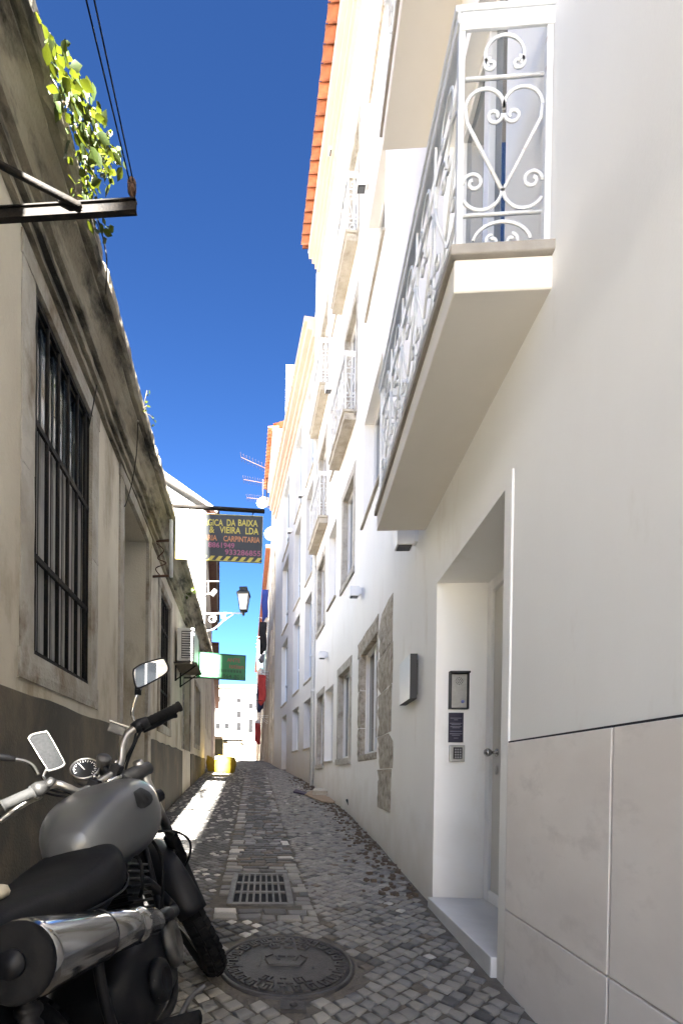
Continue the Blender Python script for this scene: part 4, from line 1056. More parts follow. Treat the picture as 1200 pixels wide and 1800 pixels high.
def wheel(cx, cz, Rr, rr, M, nm):
    C_ = Matrix.Translation((cx, 0, cz)) @ AXY
    mb = MB(); mb.lathe([((Rr-rr)+rr*cos(a)*1.0-.0, rr*1.0*sin(a)) for a in [R(-150)+R(300)*k/16 for k in range(17)]], 56, M=C_, cap=False)
    w_ = part(mb, 'tyre', RUBBER, M)
    blk = MB()
    for k in range(44):
        a = 2*pi*k/44
        for j, (yy, rad, tl_) in enumerate(((0, Rr+.004, 0), (-.033, Rr-.010, .6), (.033, Rr-.010, -.6))):
            aa = a+(.07 if j else 0)
            Q = C_ @ Matrix.Rotation(aa, 4, 'Z') @ Matrix.Translation((rad, 0, yy)) @ Matrix.Rotation(tl_, 4, 'Y')
            blk.box((-.008,-.0145,-.014), (.007,.0145,.014), M=Q)
    part(blk, 'tread', RUBBER, M, w_)
    rim = MB(); ri = Rr-2*rr*.88
    rim.lathe([(ri+.018,-.034), (ri+.004,-.033), (ri-.004,-.014), (ri-.010,0), (ri-.004,.014), (ri+.004,.033), (ri+.018,.034), (ri+.006,.014), (ri+.004,-.014), (ri+.018,-.034)], 56, M=C_, cap=False)
    part(rim, 'rim', RIMM, M)
    hub = MB(); hub.lathe([(.022,-.075), (.05,-.06), (.05,-.045), (.028,-.035), (.028,.035), (.05,.045), (.05,.06), (.022,.075)], 20, M=C_); part(hub, 'hub', ALLOY, M)
    sp = MB()
    for k in range(32):
        a = 2*pi*k/32; s_ = 1 if k % 2 else -1; a2 = a+(.38 if (k//2) % 2 else -.38)
        sp.tube([C_ @ Vector((.045*cos(a2), .045*sin(a2), .05*s_)), C_ @ Vector(((ri-.004)*cos(a), (ri-.004)*sin(a), .006*s_))], .0022, 5)
    part(sp, 'spokes', STEEL, M)
wheel(1.40, .335, .335, .052, SM, 'front'); wheel(0, .32, .32, .062, BM, 'rear')
# front end
N3 = Vector((.891, 0, .454))
for s_ in (-1, 1):
    ax0 = Vector((1.40, s_*.095, .335)); f_ = lambda t: ax0+US*t
    mb = MB(); mb.tube([f_(-.03), f_(.0), f_(.05), f_(.27)], [.02, .026, .024, .026], 14); fl_ = part(mb, 'fork_slider', BPLAS, SM)
    g = []; gr = []
    for k in range(27): g.append(f_(.25+.15*k/26)); gr.append(.034 if k % 2 else .028)
    mb = MB(); mb.tube(g, gr, 14); part(mb, 'fork_gaiter', RUBBER, SM)
    mb = MB(); mb.tube([f_(.39), f_(.78)], .021, 14); part(mb, 'fork_tube', BARM, SM)
for t, nm, m_ in ((.60, 'lower_clamp', BPLAS), (.735, 'upper_clamp', ALLOY)):
    c = Vector((1.40, 0, .335))+US*t; mb = MB()
    mb.tube([c+Vector((0,-.13,0)), c+Vector((-.03,-.06,0)), c+Vector((-.045,0,0)), c+Vector((-.03,.06,0)), c+Vector((0,.13,0))], [.026,.03,.034,.03,.026], 10); part(mb, nm, m_, SM, bevel=0)
mb = MB(); mb.tube([A0+US*.55, A0+US*.75], .034, 14); part(mb, 'steering_head', BPLAS, SM)
# front fender: dished band over the tyre, long at the back
rings = []
for k in range(25):
    a = R(38)+R(135)*k/24; wd = .062+.012*sin(pi*k/24); rr_ = .372+.012*(k/24)
    sec_ = []
    for q in range(9):
        u_ = -1+2*q/8; sec_.append((rr_-.030*u_*u_, u_*wd))
    sec_ += [(r_-.008, y_) for r_, y_ in sec_[::-1]]
    rings.append([(1.40+r_*cos(a), y_, .335+r_*sin(a)) for r_, y_ in sec_])
mb = MB(); mb.loft(rings); part(mb, 'front_fender', BPLAS, SM)
mb = MB()
for s_ in (-1, 1): mb.tube([(1.40-.20,s_*.07,.335+.29), Vector((1.40,s_*.095,.335))+US*.30], .009, 6)
part(mb, 'fender_stay', BPLAS, SM)
# headlight
mb = MB(); HL = Matrix.Translation((1.17, 0, .86)) @ Matrix.Rotation(pi/2, 4, 'Y'); mb.lathe([(.02,-.10), (.055,-.09), (.082,-.04), (.09,.0), (.092,.015), (.085,.02)], 24, M=HL); hl = part(mb, 'headlight', BPLAS, SM)
mb = MB(); mb.lathe([(.084,.019), (.06,.032), (.0005,.038)], 24, M=HL); part(mb, 'lens', LGLASS, SM, hl)
# tank, seat, tail
TK = [(.53,.805,.06,.05), (.57,.812,.105,.085), (.65,.825,.145,.118), (.76,.842,.172,.132), (.87,.862,.172,.127), (.96,.882,.142,.10), (1.02,.893,.09,.065), (1.045,.897,.045,.035)]
tank = loft_part(TK, 'tank', TANKM, e=2.7, n=40)
mb = MB(); mb.lathe([(.045,0), (.045,.012), (.038,.018), (.02,.020), (.0005,.020)], 24, M=Matrix.Translation((.93,0,.99)) @ Matrix.Rotation(-.18, 4, 'Y')); cap = part(mb, 'filler_cap', CHROME, BM, tank)
MARK = pm('worn_tank_badge', (.006, .006, .006), (.03, .03, .03), 25, .6, spec=.2)
bd = []                                              # dark worn badge patch on the tank's right shoulder
for k in range(18):
    t = 2*pi*k/18; bd.append((.845+.055*cos(t)*(1+.22*sin(3*t)), .035*sin(t)*(1+.2*cos(2*t))))
def tank_pt(x, a, lift):
    S_ = lerp_sections(TK, 20); q = min(S_, key=lambda r_: abs(r_[0]-x)); c, s_ = cos(a), sin(a); e = 2.7
    return Vector((x, (q[2]+lift)*math.copysign(abs(c)**(2/e), c), q[1]+(q[3]+lift)*math.copysign(abs(s_)**(2/e), s_)))
vs = [tank_pt(.765, R(158), .004)]; fs = [(0, 1+k, 1+(k+1) % 18) for k in range(18)]
for l, f_ in enumerate((.35, .7, 1.0)):
    for x, dy in bd: vs.append(tank_pt(.765+(x-.845)*f_, R(158)+dy*9*f_, .004 if f_ < 1 else .0015))
    if l: fs += [(1+18*(l-1)+k, 1+18*l+k, 1+18*l+(k+1) % 18, 1+18*(l-1)+(k+1) % 18) for k in range(18)]
mb = MB(); mb.add(vs, fs, 0, True); part(mb, 'badge', MARK, BM, tank)
SE = [(-.36,.76,.06,.022), (-.30,.755,.10,.035), (-.12,.745,.125,.048), (.12,.728,.138,.052), (.30,.712,.150,.056), (.42,.712,.158,.066), (.50,.722,.156,.075), (.575,.742,.13,.07), (.62,.76,.07,.04)]
seat = loft_part(SE, 'seat', VINYL, e=2.8)
loft_part([(-.42,.69,.05,.02), (-.30,.68,.105,.035), (0,.668,.118,.038), (.18,.666,.12,.036), (.28,.668,.11,.028), (.33,.67,.08,.018)], 'side_panel', BPLAS, e=3)
TAILP = pm('cream_tail_piece', (.42, .37, .27), None, rough=.5)
mb = MB(); mb.lathe([(.004,-.014), (.014,-.008), (.016,0), (.012,.01), (.0005,.014)], 14, M=Matrix.Translation(atY(2, 1567, .80))); part(mb, 'side_knob', TAILP)
# rear fender, tail light
rings = []
for k in range(15):
    a = R(60)+R(105)*k/14; wd = .075
    sec_ = [(.385-.02*u_*u_, u_*wd) for u_ in (-1,-.5,0,.5,1)]; sec_ += [(r_-.008, y_) for r_, y_ in sec_[::-1]]
    rings.append([(r_*cos(a), y_, .32+r_*sin(a)) for r_, y_ in sec_])
mb = MB(); mb.loft(rings); part(mb, 'rear_fender', BPLAS, BM)
# frame, swing arm, shocks
mb = MB()
for s_ in (-1, 1):
    mb.tube(smooth_path([(1.0,s_*.03,.80), (.75,s_*.07,.72), (.42,s_*.08,.63), (.0,s_*.08,.65), (-.25,s_*.08,.68)], 5), .013, 8)
    mb.tube(smooth_path([(.42,s_*.08,.63), (.36,s_*.09,.45), (.40,s_*.09,.30), (.62,s_*.09,.22), (.85,s_*.08,.26), (.98,s_*.04,.72)], 5), .014, 8)
part(mb, 'frame', BPLAS, BM)
mb = MB()
for s_ in (-1, 1): mb.tube([(.40,s_*.10,.34), (.0,s_*.105,.32), (-.05,s_*.105,.32)], .02, 8)
part(mb, 'swing_arm', BPLAS, BM)
for s_ in (-1, 1):
    mb = MB(); g = [Vector((.02,s_*.095,.36)).lerp(Vector((.12,s_*.095,.64)), k/30) for k in range(31)]; mb.tube(g, [.026 if k % 3 else .018 for k in range(31)], 10); part(mb, 'shock_absorber', BPLAS, BM)
# engine
mb = MB(); mb.loft([sup(*q, e=4) for q in ((.40,.36,.09,.08), (.46,.36,.12,.12), (.62,.37,.13,.135), (.80,.36,.12,.12), (.87,.36,.08,.08))]); part(mb, 'crankcase', BPLAS, BM)
CYM = Matrix.Translation((.72,0,.48)) @ Matrix.Rotation(.25, 4, 'Y')
mb = MB(); mb.box((-.06,-.06,0), (.06,.06,.25), M=CYM); cy = part(mb, 'cylinder', BPLAS, BM)
for k in range(9):
    mb = MB(); mb.box((-.085,-.088,.02+k*.024), (.085,.088,.029+k*.024), M=CYM); part(mb, 'cooling_fin', ALLOY if k > 5 else BPLAS, BM, cy, .004)
for (x, y, z, r_, m_, nm) in ((.60,-.125,.36,.066,BPLAS,'clutch_cover'), (.77,-.125,.405,.062,ALLOY,'side_cover'), (.58,.135,.35,.085,ALLOY,'generator_cover')):
    s_ = 1 if y > 0 else -1
    mb = MB(); mb.lathe([(r_,0), (r_,.012), (r_*.9,.026), (r_*.55,.034), (r_*.5,.026), (.0005,.026)], 24, M=Matrix.Translation((x,y,z)) @ Matrix.Rotation(-s_*pi/2, 4, 'X') @ Matrix.Diagonal((1.0,1.35 if m_ is ALLOY else 1,1,1))); part(mb, nm, m_, BM)
# exhaust: header and high chrome silencer on the right
e0 = BI @ atY(24, 1694, .68); e1 = BI @ atY(168, 1646, .95); e2 = BI @ atY(246, 1624, 1.12); e3 = BI @ atY(284, 1617, 1.21)
def axis_tube(pts, rs_, name, mat, parent=None, n=28):
    mb = MB(); mb.tube(pts, rs_, n); return part(mb, name, mat, BM, parent)
L_ = lambda a, b, t: a.lerp(b, t)
sil = axis_tube([L_(e0,e1,.03), L_(e0,e1,.06), L_(e0,e1,.10), L_(e0,e1,.92), L_(e0,e1,.975), e1], [0.0659,0.0708,0.0720,0.0610,0.0598,0.0586], 'silencer', CHROME)
axis_tube([L_(e0,e1,-.01), L_(e0,e1,.0), L_(e0,e1,.02), L_(e0,e1,.06)], [0.0488,0.0634,0.0683,0.0683], 'end_cap', RUBBER, sil)
axis_tube([L_(e0,e1,-.035), L_(e0,e1,.0)], [0.0244,0.0244], 'tail_pipe', BPLAS, sil)
shd = axis_tube([e1, L_(e1,e2,.05), L_(e1,e2,.68), L_(e1,e2,.72), L_(e1,e2,.80), L_(e1,e2,.84), L_(e1,e2,.97), e2, L_(e2,e3,.55), e3], [0.0512,0.0549,0.0500,0.0464,0.0464,0.0500,0.0476,0.0451,0.0390,0.0220], 'heat_shield', CHROME)
axis_tube([L_(e1,e2,-.02), L_(e1,e2,.035)], [0.0604,0.0604], 'clamp_band', BPLAS, sil)
axis_tube(smooth_path([L_(e1,e3,.9), e3+Vector((.05,.0,.0)), e3+Vector((.12,.02,-.02)), Vector((.98,-.09,.46)), Vector((.92,-.05,.58)), Vector((.84,-.03,.64))], 6), .021, 'header_pipe', BPLAS, None, 14)
# foot peg, brake pedal, side stand
mb = MB(); mb.tube([(.45,-.10,.30), (.45,-.18,.30), (.45,-.28,.305)], [.012,.018,.018], 8); part(mb, 'foot_peg', RUBBER, BM)
mb = MB(); mb.tube(smooth_path([(.40,-.15,.28), (.55,-.17,.25), (.66,-.19,.26), (.70,-.23,.27)], 5), .009, 6); part(mb, 'brake_pedal', ALLOY, BM)
foot = BI @ Vector((BX-.34, BYY+.52, gz(BYY+.52)+.004)); mb = MB(); mb.tube([(.55,.10,.28), foot.lerp(Vector((.55,.10,.28)),.1), foot], [.013,.012,.012], 8); mb.tube([foot+Vector((-.03,0,0)), foot+Vector((.03,0,0))], .014, 8); part(mb, 'side_stand', BPLAS, BM)
# handlebar and controls: measured along the bar, left grip nearer, right grip farther
W_ = lambda x, y, Y: atY(x, y, Y)
bar = [W_(56,1394,1.375), W_(78,1384,1.39), W_(100,1378,1.405), W_(120,1385,1.42), W_(143,1392,1.45), W_(172,1376,1.49), W_(200,1358,1.545), W_(213,1338,1.58), W_(216,1312,1.60), W_(226,1290,1.63), W_(252,1273,1.66)]
mb = MB(); mb.tube(smooth_path(bar, 5), .0135, 12); hb = part(mb, 'handlebar', BARM)
def grip(a, b, nm, mat, r=.0205):
    n_ = 22; g = [a.lerp(b, k/n_) for k in range(n_+1)]; rr = [r*(1.0 if k % 2 else .93) for k in range(n_+1)]; rr[0] = r*1.25; rr[1] = r*1.25; rr[-1] = r*1.12; rr[-2] = r*1.12
    mb = MB(); mb.tube(g, rr, 16); return part(mb, nm, mat, None, hb)
grip(W_(60,1392,1.372), W_(4,1417,1.315), 'left_grip', GREYG, .0185); grip(W_(246,1276,1.652), W_(317,1241,1.73), 'right_grip', RUBBER, .0185)
# switch housings
def blockpx(pts, r, nm, mat, n=8): mb = MB(); mb.tube(pts, r, n); return part(mb, nm, mat, None, hb)
blockpx([W_(62,1390,1.375), W_(70,1386,1.38), W_(84,1380,1.395)], [.023,.025,.018], 'left_switch_housing', ALLOY)
blockpx([W_(84,1372,1.38), W_(92,1378,1.39)], [.016,.02], 'mirror_clamp', ALLOY)
blockpx([W_(236,1281,1.64), W_(246,1275,1.655), W_(262,1268,1.665)], [.022,.027,.022], 'throttle_housing', BPLAS)
# brake reservoir: small silver box
c_ = W_(207,1282,1.63); mb = MB(); RM = Matrix.Translation(c_) @ Matrix.Rotation(.35, 4, 'Y') @ Matrix.Rotation(.3, 4, 'Z'); mb.box((-.032,-.02,-.018), (.030,.02,.018), M=RM); rv_ = part(mb, 'brake_reservoir', ALLOY, None, hb, .004)
mb = MB(); mb.box((-.035,-.022,.0185), (.033,.022,.024), M=RM); part(mb, 'reservoir_lid', BARM, None, rv_, .002)
# levers
blockpx(smooth_path([W_(70,1400,1.40), W_(52,1408,1.42), W_(30,1421,1.40), W_(0,1444,1.36)], 5), [.010]*10+[.008]*6, 'clutch_lever', BARM, 8)
blockpx(smooth_path([W_(252,1284,1.68), W_(275,1274,1.71), W_(295,1262,1.735), W_(310,1256,1.755)], 5), [.011]*13+[.012,.014,.012], 'brake_lever', BPLAS, 8)
# clamps
for x, y, Y in ((166,1380,1.482), (204,1354,1.55)):
    p = W_(x,y,Y); mb = MB(); mb.box((-.018,-.022,-.02), (.018,.022,.022), M=Matrix.Translation(p) @ Matrix.Rotation(.45, 4, 'Y')); part(mb, 'bar_clamp', BPLAS, None, hb, .005)
    mb = MB(); mb.lathe([(.008,0), (.008,.014), (.0005,.016)], 6, M=Matrix.Translation(p+Vector((0,0,.02)))); part(mb, 'clamp_bolt', CHROME, None, hb)
# yoke hardware between clamps and tank
for x, y, Y, r_ in ((178,1392,1.50,.014), (192,1380,1.52,.017), (214,1366,1.56,.013), (226,1372,1.58,.016), (158,1398,1.47,.012)):
    mb = MB(); mb.lathe([(r_,-.012), (r_,.006), (r_*.7,.012), (.0005,.013)], 12, M=Matrix.Translation(W_(x,y,Y))); part(mb, 'yoke_nut', ALLOY, None, hb)
# speedometer
SPM = Matrix.Translation(W_(150,1352,1.56)) @ Vector((.15,-.72,.68)).to_track_quat('Z', 'Y').to_matrix().to_4x4()
mb = MB(); mb.lathe([(.022,-.06), (.042,-.045), (.05,-.01), (.052,.004), (.048,.009), (.046,.004)], 28, M=SPM, cap=False); mb.lathe([(.022,-.06),(.0005,-.06)], 28, M=SPM, cap=False); sp_ = part(mb, 'speedometer', BARM)
mb = MB(); mb.lathe([(.046,.0035), (.0005,.0035)], 28, M=SPM, cap=False); part(mb, 'dial', GLASSD, None, sp_)
tk = MB()
for k in range(20):
    a = R(-130)+R(260)*k/19; c, s_ = cos(a), sin(a); rA = .040; rB = .031 if k % 2 == 0 else .035
    p = Vector((-s_, c)); 
    tk.hexa([SPM @ Vector((s_*r_+c*o_, c*r_-s_*o_, z_)) for z_ in (.0037,.0045) for r_, o_ in ((rB,-.0012), (rB,.0012), (rA,.0012), (rA,-.0012))])
tk.hexa([SPM @ Vector(q) for z_ in (.0037,.005) for q in ((-.002,-.006,z_), (.002,-.006,z_), (-.022,.022,z_), (-.024,.020,z_))])
part(tk, 'dial_marks', WHITE, None, sp_)
SP2 = Matrix.Translation(W_(182,1340,1.58)) @ Vector((.35,-.5,.7)).to_track_quat('Z', 'Y').to_matrix().to_4x4()
mb = MB(); mb.lathe([(.015,-.05), (.024,-.04), (.026,.02), (.022,.026), (.0005,.027)], 18, M=SP2); part(mb, 'ignition_barrel', ALLOY)
mb = MB(); mb.tube([W_(150,1352,1.575), W_(170,1360,1.56), W_(182,1340,1.585), W_(192,1366,1.55)], .011, 6); part(mb, 'gauge_bracket', BPLAS)
# mirrors: outline plates with a frame, glass towards the rider
def mirror(pts, Yc, nv, th, nm, glass, fmat):
    mx_ = sum(p[0] for p in pts)/len(pts); my_ = sum(p[1] for p in pts)/len(pts); c0_ = W_(mx_, my_, Yc); nv = Vector(nv).normalized()
    P3 = []
    for x, y in pts: v_ = ray(x, y); P3.append(CAM+v_*(nv.dot(c0_-CAM)/nv.dot(v_)))
    P3 = smooth_path(P3+[P3[0]], 4)[:-1]
    c = sum(P3, Vector())/len(P3); nrm = Vector()
    for i in range(len(P3)): nrm += (P3[i]-c).cross(P3[(i+1) % len(P3)]-c)
    nrm.normalize()
    if nrm.dot(CAM-c) < 0: nrm = -nrm; P3 = P3[::-1]
    mb = MB(); n_ = len(P3); ring0 = [p-nrm*th*.2 for p in P3]; ring1 = [c+(p-c)*1.0+nrm*.002 for p in P3]; back = [c+(p-c)*.80-nrm*th for p in P3]; lipi = [c+(p-c)*.90+nrm*.002 for p in P3]; lip0 = [c+(p-c)*.90-nrm*.001 for p in P3]
    mb.loft([back, ring0, ring1, lipi, lip0], cap=False); mb.add(back, [tuple(range(n_))]); sh_ = part(mb, nm, fmat)
    mb = MB(); mb.add([c+(p-c)*.905+nrm*.0 for p in P3]+[c+(p-c)*.905-nrm*.003 for p in P3], [tuple(range(n_)), tuple(range(n_,2*n_))[::-1]]+[(k, (k+1) % n_, n_+(k+1) % n_, n_+k) for k in range(n_)]); part(mb, 'mirror_glass', glass, None, sh_)
    return sh_, c
mR, cR = mirror([(234,1176), (250,1166), (286,1156), (293,1161), (298,1174), (293,1184), (270,1198), (243,1211), (237,1206), (233,1186)], 1.63, (.26, -.955, .08), .028, 'right_mirror', MIRROR, BPLAS)
mb = MB(); mb.tube(smooth_path([W_(246,1208,1.645), W_(241,1222,1.64), W_(234,1245,1.64), W_(233,1258,1.645), W_(240,1274,1.655)], 5), [.011]*3+[.006]*18, 8); part(mb, 'mirror_stalk', CHROME, None, mR)
mb = MB(); mb.lathe([(.013,-.012), (.012,.02), (.007,.03)], 10, M=Matrix.Translation(W_(243,1216,1.642))); part(mb, 'ball_joint', BPLAS, None, mR)
mL, cL = mirror([(49,1298), (55,1290), (78,1285), (86,1288), (112,1335), (115,1344), (108,1350), (88,1356), (82,1351)], 1.42, (.45, -.85, .25), .022, 'left_mirror', MIRRORD, BARM)
mb = MB(); mb.tube(smooth_path([W_(84,1345,1.43), W_(80,1356,1.42), W_(76,1366,1.41), W_(84,1376,1.40)], 4), .006, 8); part(mb, 'mirror_stalk', CHROME, None, mL)
mb = MB(); mb.tube(smooth_path([W_(68,1362,1.40), W_(58,1346,1.39), W_(44,1338,1.375), W_(24,1334,1.355)], 5), .0065, 8); st_ = part(mb, 'side_stalk', CHROME)
mb = MB(); mb.tube([W_(28,1335,1.36), W_(10,1332,1.345), W_(-30,1326,1.31)], [.008,.012,.016], 8); part(mb, 'stalk_boot', BPLAS, None, st_)
# cables
def bike_cable(pts, r_, nm='cable'): mb = MB(); mb.tube(smooth_path(pts, 7), r_, 7); part(mb, nm, BPLAS)
bike_cable([W_(278,1462,1.80), W_(305,1461,1.83), W_(326,1470,1.86), W_(335,1485,1.88), W_(332,1508,1.90), W_(320,1533,1.92)], .0055, 'brake_hose')
bike_cable([W_(240,1285,1.66), W_(236,1305,1.65), W_(226,1325,1.63), W_(214,1350,1.62), W_(205,1380,1.58)], .005)
bike_cable([W_(250,1280,1.665), W_(232,1320,1.66), W_(222,1350,1.64), W_(220,1385,1.62)], .005)
bike_cable([W_(84,1386,1.40), W_(100,1391,1.42), W_(125,1394,1.45), W_(140,1404,1.48)], .005)
bike_cable([W_(76,1392,1.40), W_(98,1398,1.44), W_(130,1402,1.49), W_(160,1405,1.53)], .0045)

# small parts: seat piping, silencer bolts, plug lead, clutch rod, engine bolts
pp = [Vector((q[0], -q[2]*.985, q[1]-q[3]*.55)) for q in lerp_sections(SE, 4)[3:-3]]
mb = MB(); mb.tube(pp, .0035, 6); part(mb, 'seat_piping', BPLAS, BM, seat)
for t_ in (.25, .6, .9):
    p_ = e1.lerp(e2, t_)+Vector((0,-.046,.012)); mb = MB(); mb.lathe([(.006,-.004), (.006,.004), (.0004,.005)], 6, M=Matrix.Translation(p_) @ Matrix.Rotation(pi/2, 4, 'X')); part(mb, 'shield_bolt', ALLOY, BM, shd)
mb = MB(); mb.tube(smooth_path([(.68,-.05,.74), (.70,-.12,.72), (.66,-.13,.64), (.69,-.10,.60)], 6), .006, 6); part(mb, 'plug_lead', RUBBER, BM)
mb = MB(); mb.tube(smooth_path([(.94,-.06,.80), (.90,-.12,.70), (.84,-.13,.60), (.80,-.11,.50)], 6), .006, 6); part(mb, 'breather_hose', RUBBER, BM)
for k in range(7):
    a = 2*pi*k/7; mb = MB(); mb.lathe([(.006,0), (.006,.006), (.0004,.007)], 6, M=Matrix.Translation((.60+.058*cos(a), -.137, .36+.058*sin(a))) @ Matrix.Rotation(pi/2, 4, 'X')); part(mb, 'cover_bolt', ALLOY, BM)
# ---------------------------------------------------------------- far right: old houses with washing and aerials
C1 = thing('old_house', 'old cream house with a red tiled eave beyond the white buildings on the right', 'building', RC.P(2, gz(20), 0))
C1T = 15.0
opsC = [(.9, 1.6, z, z+1.7, .15) for z in (3.4, 6.2, 9.0, 11.8)] + [(2.5, 3.2, z, z+1.7, .15) for z in (3.4, 6.2, 9.0, 11.8)] + [(1.6, 2.5, 1.3, 3.2, .2)]
fc = facade(RC, 0, RC.L, .6, C1T, opsC); end_caps(RC, fc, 0, RC.L, .6, C1T, .25); fc.build('facade', PLC, C1, fix=False)
body(RC, .0, RC.L, .6, C1T-.02, .26, 8, 'rear_mass', PLB, C1)
for op in opsC: window(RC, op, C1, leaves=2)
mb = MB(); RC.box(mb, -.02, .2, 11, 17.7, -8, -.3); mb.build('gable_wall', PLB, C1)
mb = MB(); RC.strip(mb, 0, RC.L, C1T, C1T+.1, -.3, .22); rfC = mb.build('eaves', MORTAR, C1); eave_tiles(RC, 0, RC.L, C1T+.12, .38, rfC)
mb = MB(); mb.add([RC.P(0,C1T+.3,.2), RC.P(RC.L,C1T+.3,.2), RC.P(RC.L,C1T+1.8,-4), RC.P(0,C1T+1.8,-4)], [(0,1,2,3)]); mb.build('roof_slope', TILE, rfC)
C2 = thing('old_terrace', 'row of old beige houses hung with washing at the far right', 'building', RC2.P(6, gz(28), 0))
C2T = 12.3; opsC2 = []
for k in range(11):
    s = .7+k*2.5
    for z in (3.9, 6.5, 9.2): opsC2.append((s, s+.9, z+.05*k, z+1.6+.05*k, .15))
    opsC2.append((s, s+.9, gz(22.5+s)+.05, gz(22.5+s)+2.2, .15))
opsC2 = [o for o in opsC2 if o[1] < RC2.L-.2 and not any(o[0] < c < o[1] for c in RC2.cum)]
fc = facade(RC2, 0, RC2.L, 1, C2T, opsC2); end_caps(RC2, fc, 0, RC2.L, 1, C2T, .25)
PLC2 = pm('old_beige_plaster', (.50, .43, .34), (.36, .29, .22), 1.1, .9, .2, 50, stain=((.24, .18, .13), 1.2, .5, .75))
fc.build('facade', PLC2, C2, fix=False); body(RC2, .0, RC2.L, 1, C2T-.02, .26, 8, 'rear_mass', PLC2, C2)
for op in opsC2:
    if op[0] < 14: window(RC2, op, C2, leaves=2, fm=GREYP if op[2] < 3.3 else ALUW)
    else: mb = MB(); RC2.box(mb, op[0], op[1], op[2], op[3], -.14, -.1); mb.build('window', GLASSD, C2)
mb = MB(); RC2.strip(mb, 0, RC2.L, C2T, C2T+.15, -8, .25); mb.build('eaves', TILE, C2)
rw = random.Random(5)
cl_cols = {'white': (.72,.71,.69), 'red': (.42,.05,.05), 'blue': (.03,.06,.28), 'grey': (.16,.16,.18), 'teal': (.10,.26,.27), 'navy': (.015,.02,.06), 'black': (.015,.015,.017)}
CM = {k: flat('cloth_'+k, v, .9) for k, v in cl_cols.items()}
def cloth(s, z, o, wd, ht, colr, label, w=None):
    w = w or RC2; mb = MB(); n_, m_ = 7, 5; ph = rw.uniform(0, 6); vs = []; fs = []
    i = w.seg(s)
    for a in range(m_+1):
        for b in range(n_+1):
            u_, v_ = b/n_, a/m_
            vs.append(w.P(s+.03*sin(6*u_+ph)*(.3+v_), z-ht*v_*(1+.08*sin(5*u_+ph)), o+wd*u_*(1-.1*v_)+.02*sin(9*v_+ph), i))
    for a in range(m_):
        for b in range(n_): q = a*(n_+1)+b; fs.append((q, q+1, q+n_+2, q+n_+1))
    k0 = len(vs); vs += [Vector(v)+w.d[i]*.012 for v in vs]; fs += [tuple(x+k0 for x in f[::-1]) for f in fs[:]]
    edge = [b for b in range(n_+1)]+[a*(n_+1)+n_ for a in range(1,m_+1)]+[m_*(n_+1)+b for b in range(n_-1,-1,-1)]+[a*(n_+1) for a in range(m_-1,0,-1)]
    for j in range(len(edge)): a, b = edge[j], edge[(j+1) % len(edge)]; fs.append((a, k0+a, k0+b, b))
    mb.add(vs, fs, 0, True)
    return tag(mb.build('hanging_cloth', CM[colr], fix=False), label, 'laundry', 'washing hung along the far right houses')
RACKL = iter(('topmost near', 'middle near', 'topmost second', 'middle third', 'lowest far', 'lowest near', 'topmost third', 'middle second'))
def rack(s, z, w=None, out=.55):
    w = w or RC2; t = thing('clothes_rack', 'white clothes line frame on the far right houses, %s one' % next(RACKL), 'clothes rack', w.P(s, z, 0), 'clothes line frames on the far right houses')
    mb = MB(); 
    for q in (s-.35, s+.35): mb.tube([w.P(q,z,-.01), w.P(q,z,out)], .012, 5); mb.tube([w.P(q,z-.35,-.01), w.P(q,z,out*.85)], .010, 5)
    mb.build('arms', WHITEM, t)
    mb = MB()
    for o in (.2, .35, .5): mb.tube([w.P(s-.36,z,o), w.P(s+.36,z,o)], .005, 4)
    mb.build('lines', WHITEM, t); return t
def sat_dish(x, y, Y, rad, label):
    p = atY(x, y, Y); wxx = RX(Y); t = thing('satellite_dish', label, 'satellite dish', p)
    q = Vector((-.1,-1,.25)).normalized().to_track_quat('Z', 'Y').to_matrix().to_4x4(); M = Matrix.Translation(p) @ q
    mb = MB(); mb.lathe([(rad*r_, .06*r_*r_*rad*3) for r_ in (.001,.3,.6,.85,1)]+[(rad*1.0,.06*3*rad+.012), (rad*.6,.03), (.001,.014)][:1], 28, M=M, cap=False); mb.lathe([(rad,.06*3*rad), (rad*.6,.036*rad*1.0-.02), (.001,-.02)], 28, M=M, cap=False); mb.build('dish', WHITEM, t)
    mb = MB(); mb.tube([M @ Vector((0,-rad*.95,.06*rad*3)), M @ Vector((0,-rad*.3,rad*.9))], .012, 5); mb.lathe([(.03,-.03), (.035,.03), (.001,.04)], 10, M=Matrix.Translation(M @ Vector((0,-rad*.28,rad*.92)))); mb.build('feed_arm', STEEL, t)
    mb = MB(); mb.tube([M @ Vector((0,0,-.02)), M @ Vector((0,0,-.12)), Vector((RX(p.y+.3)+.02, p.y+.3, p.z-.1))], .02, 6); mb.build('wall_mount', STEEL, t)
sat_dish(463, 885, 22.3, .33, 'upper white satellite dish behind the end of the sign bar'); sat_dish(479, 940, 19.6, .36, 'lower white satellite dish right of the black sign')
def aerial(x, y0, y1, Y, booms, label):
    a, b = atY(x, y1, Y), atY(x, y0, Y); t = thing('tv_aerial', label, 'aerial', a, 'television aerials on the far right roofs')
    mb = MB(); mb.tube([a, b], .022, 6); mb.tube([a+Vector((0,0,.1)), Vector((RX(Y)+.25, Y+.3, a.z+.1))], .016, 5); mb.build('mast', RUST, t)
    for (xa, ya, xb, yb) in booms:
        p, q = atY(xa, ya, Y), atY(xb, yb, Y); mb = MB(); mb.tube([p, q], .013, 5)
        for k in range(9): c = p.lerp(q, k/8); mb.tube([c-Vector((0,.3,0)), c+Vector((0,.3,0))], .008, 4); mb.tube([c-Vector((0,0,.04)), c+Vector((0,0,.04))], .008, 4)
        mb.build('boom', RUST, t)
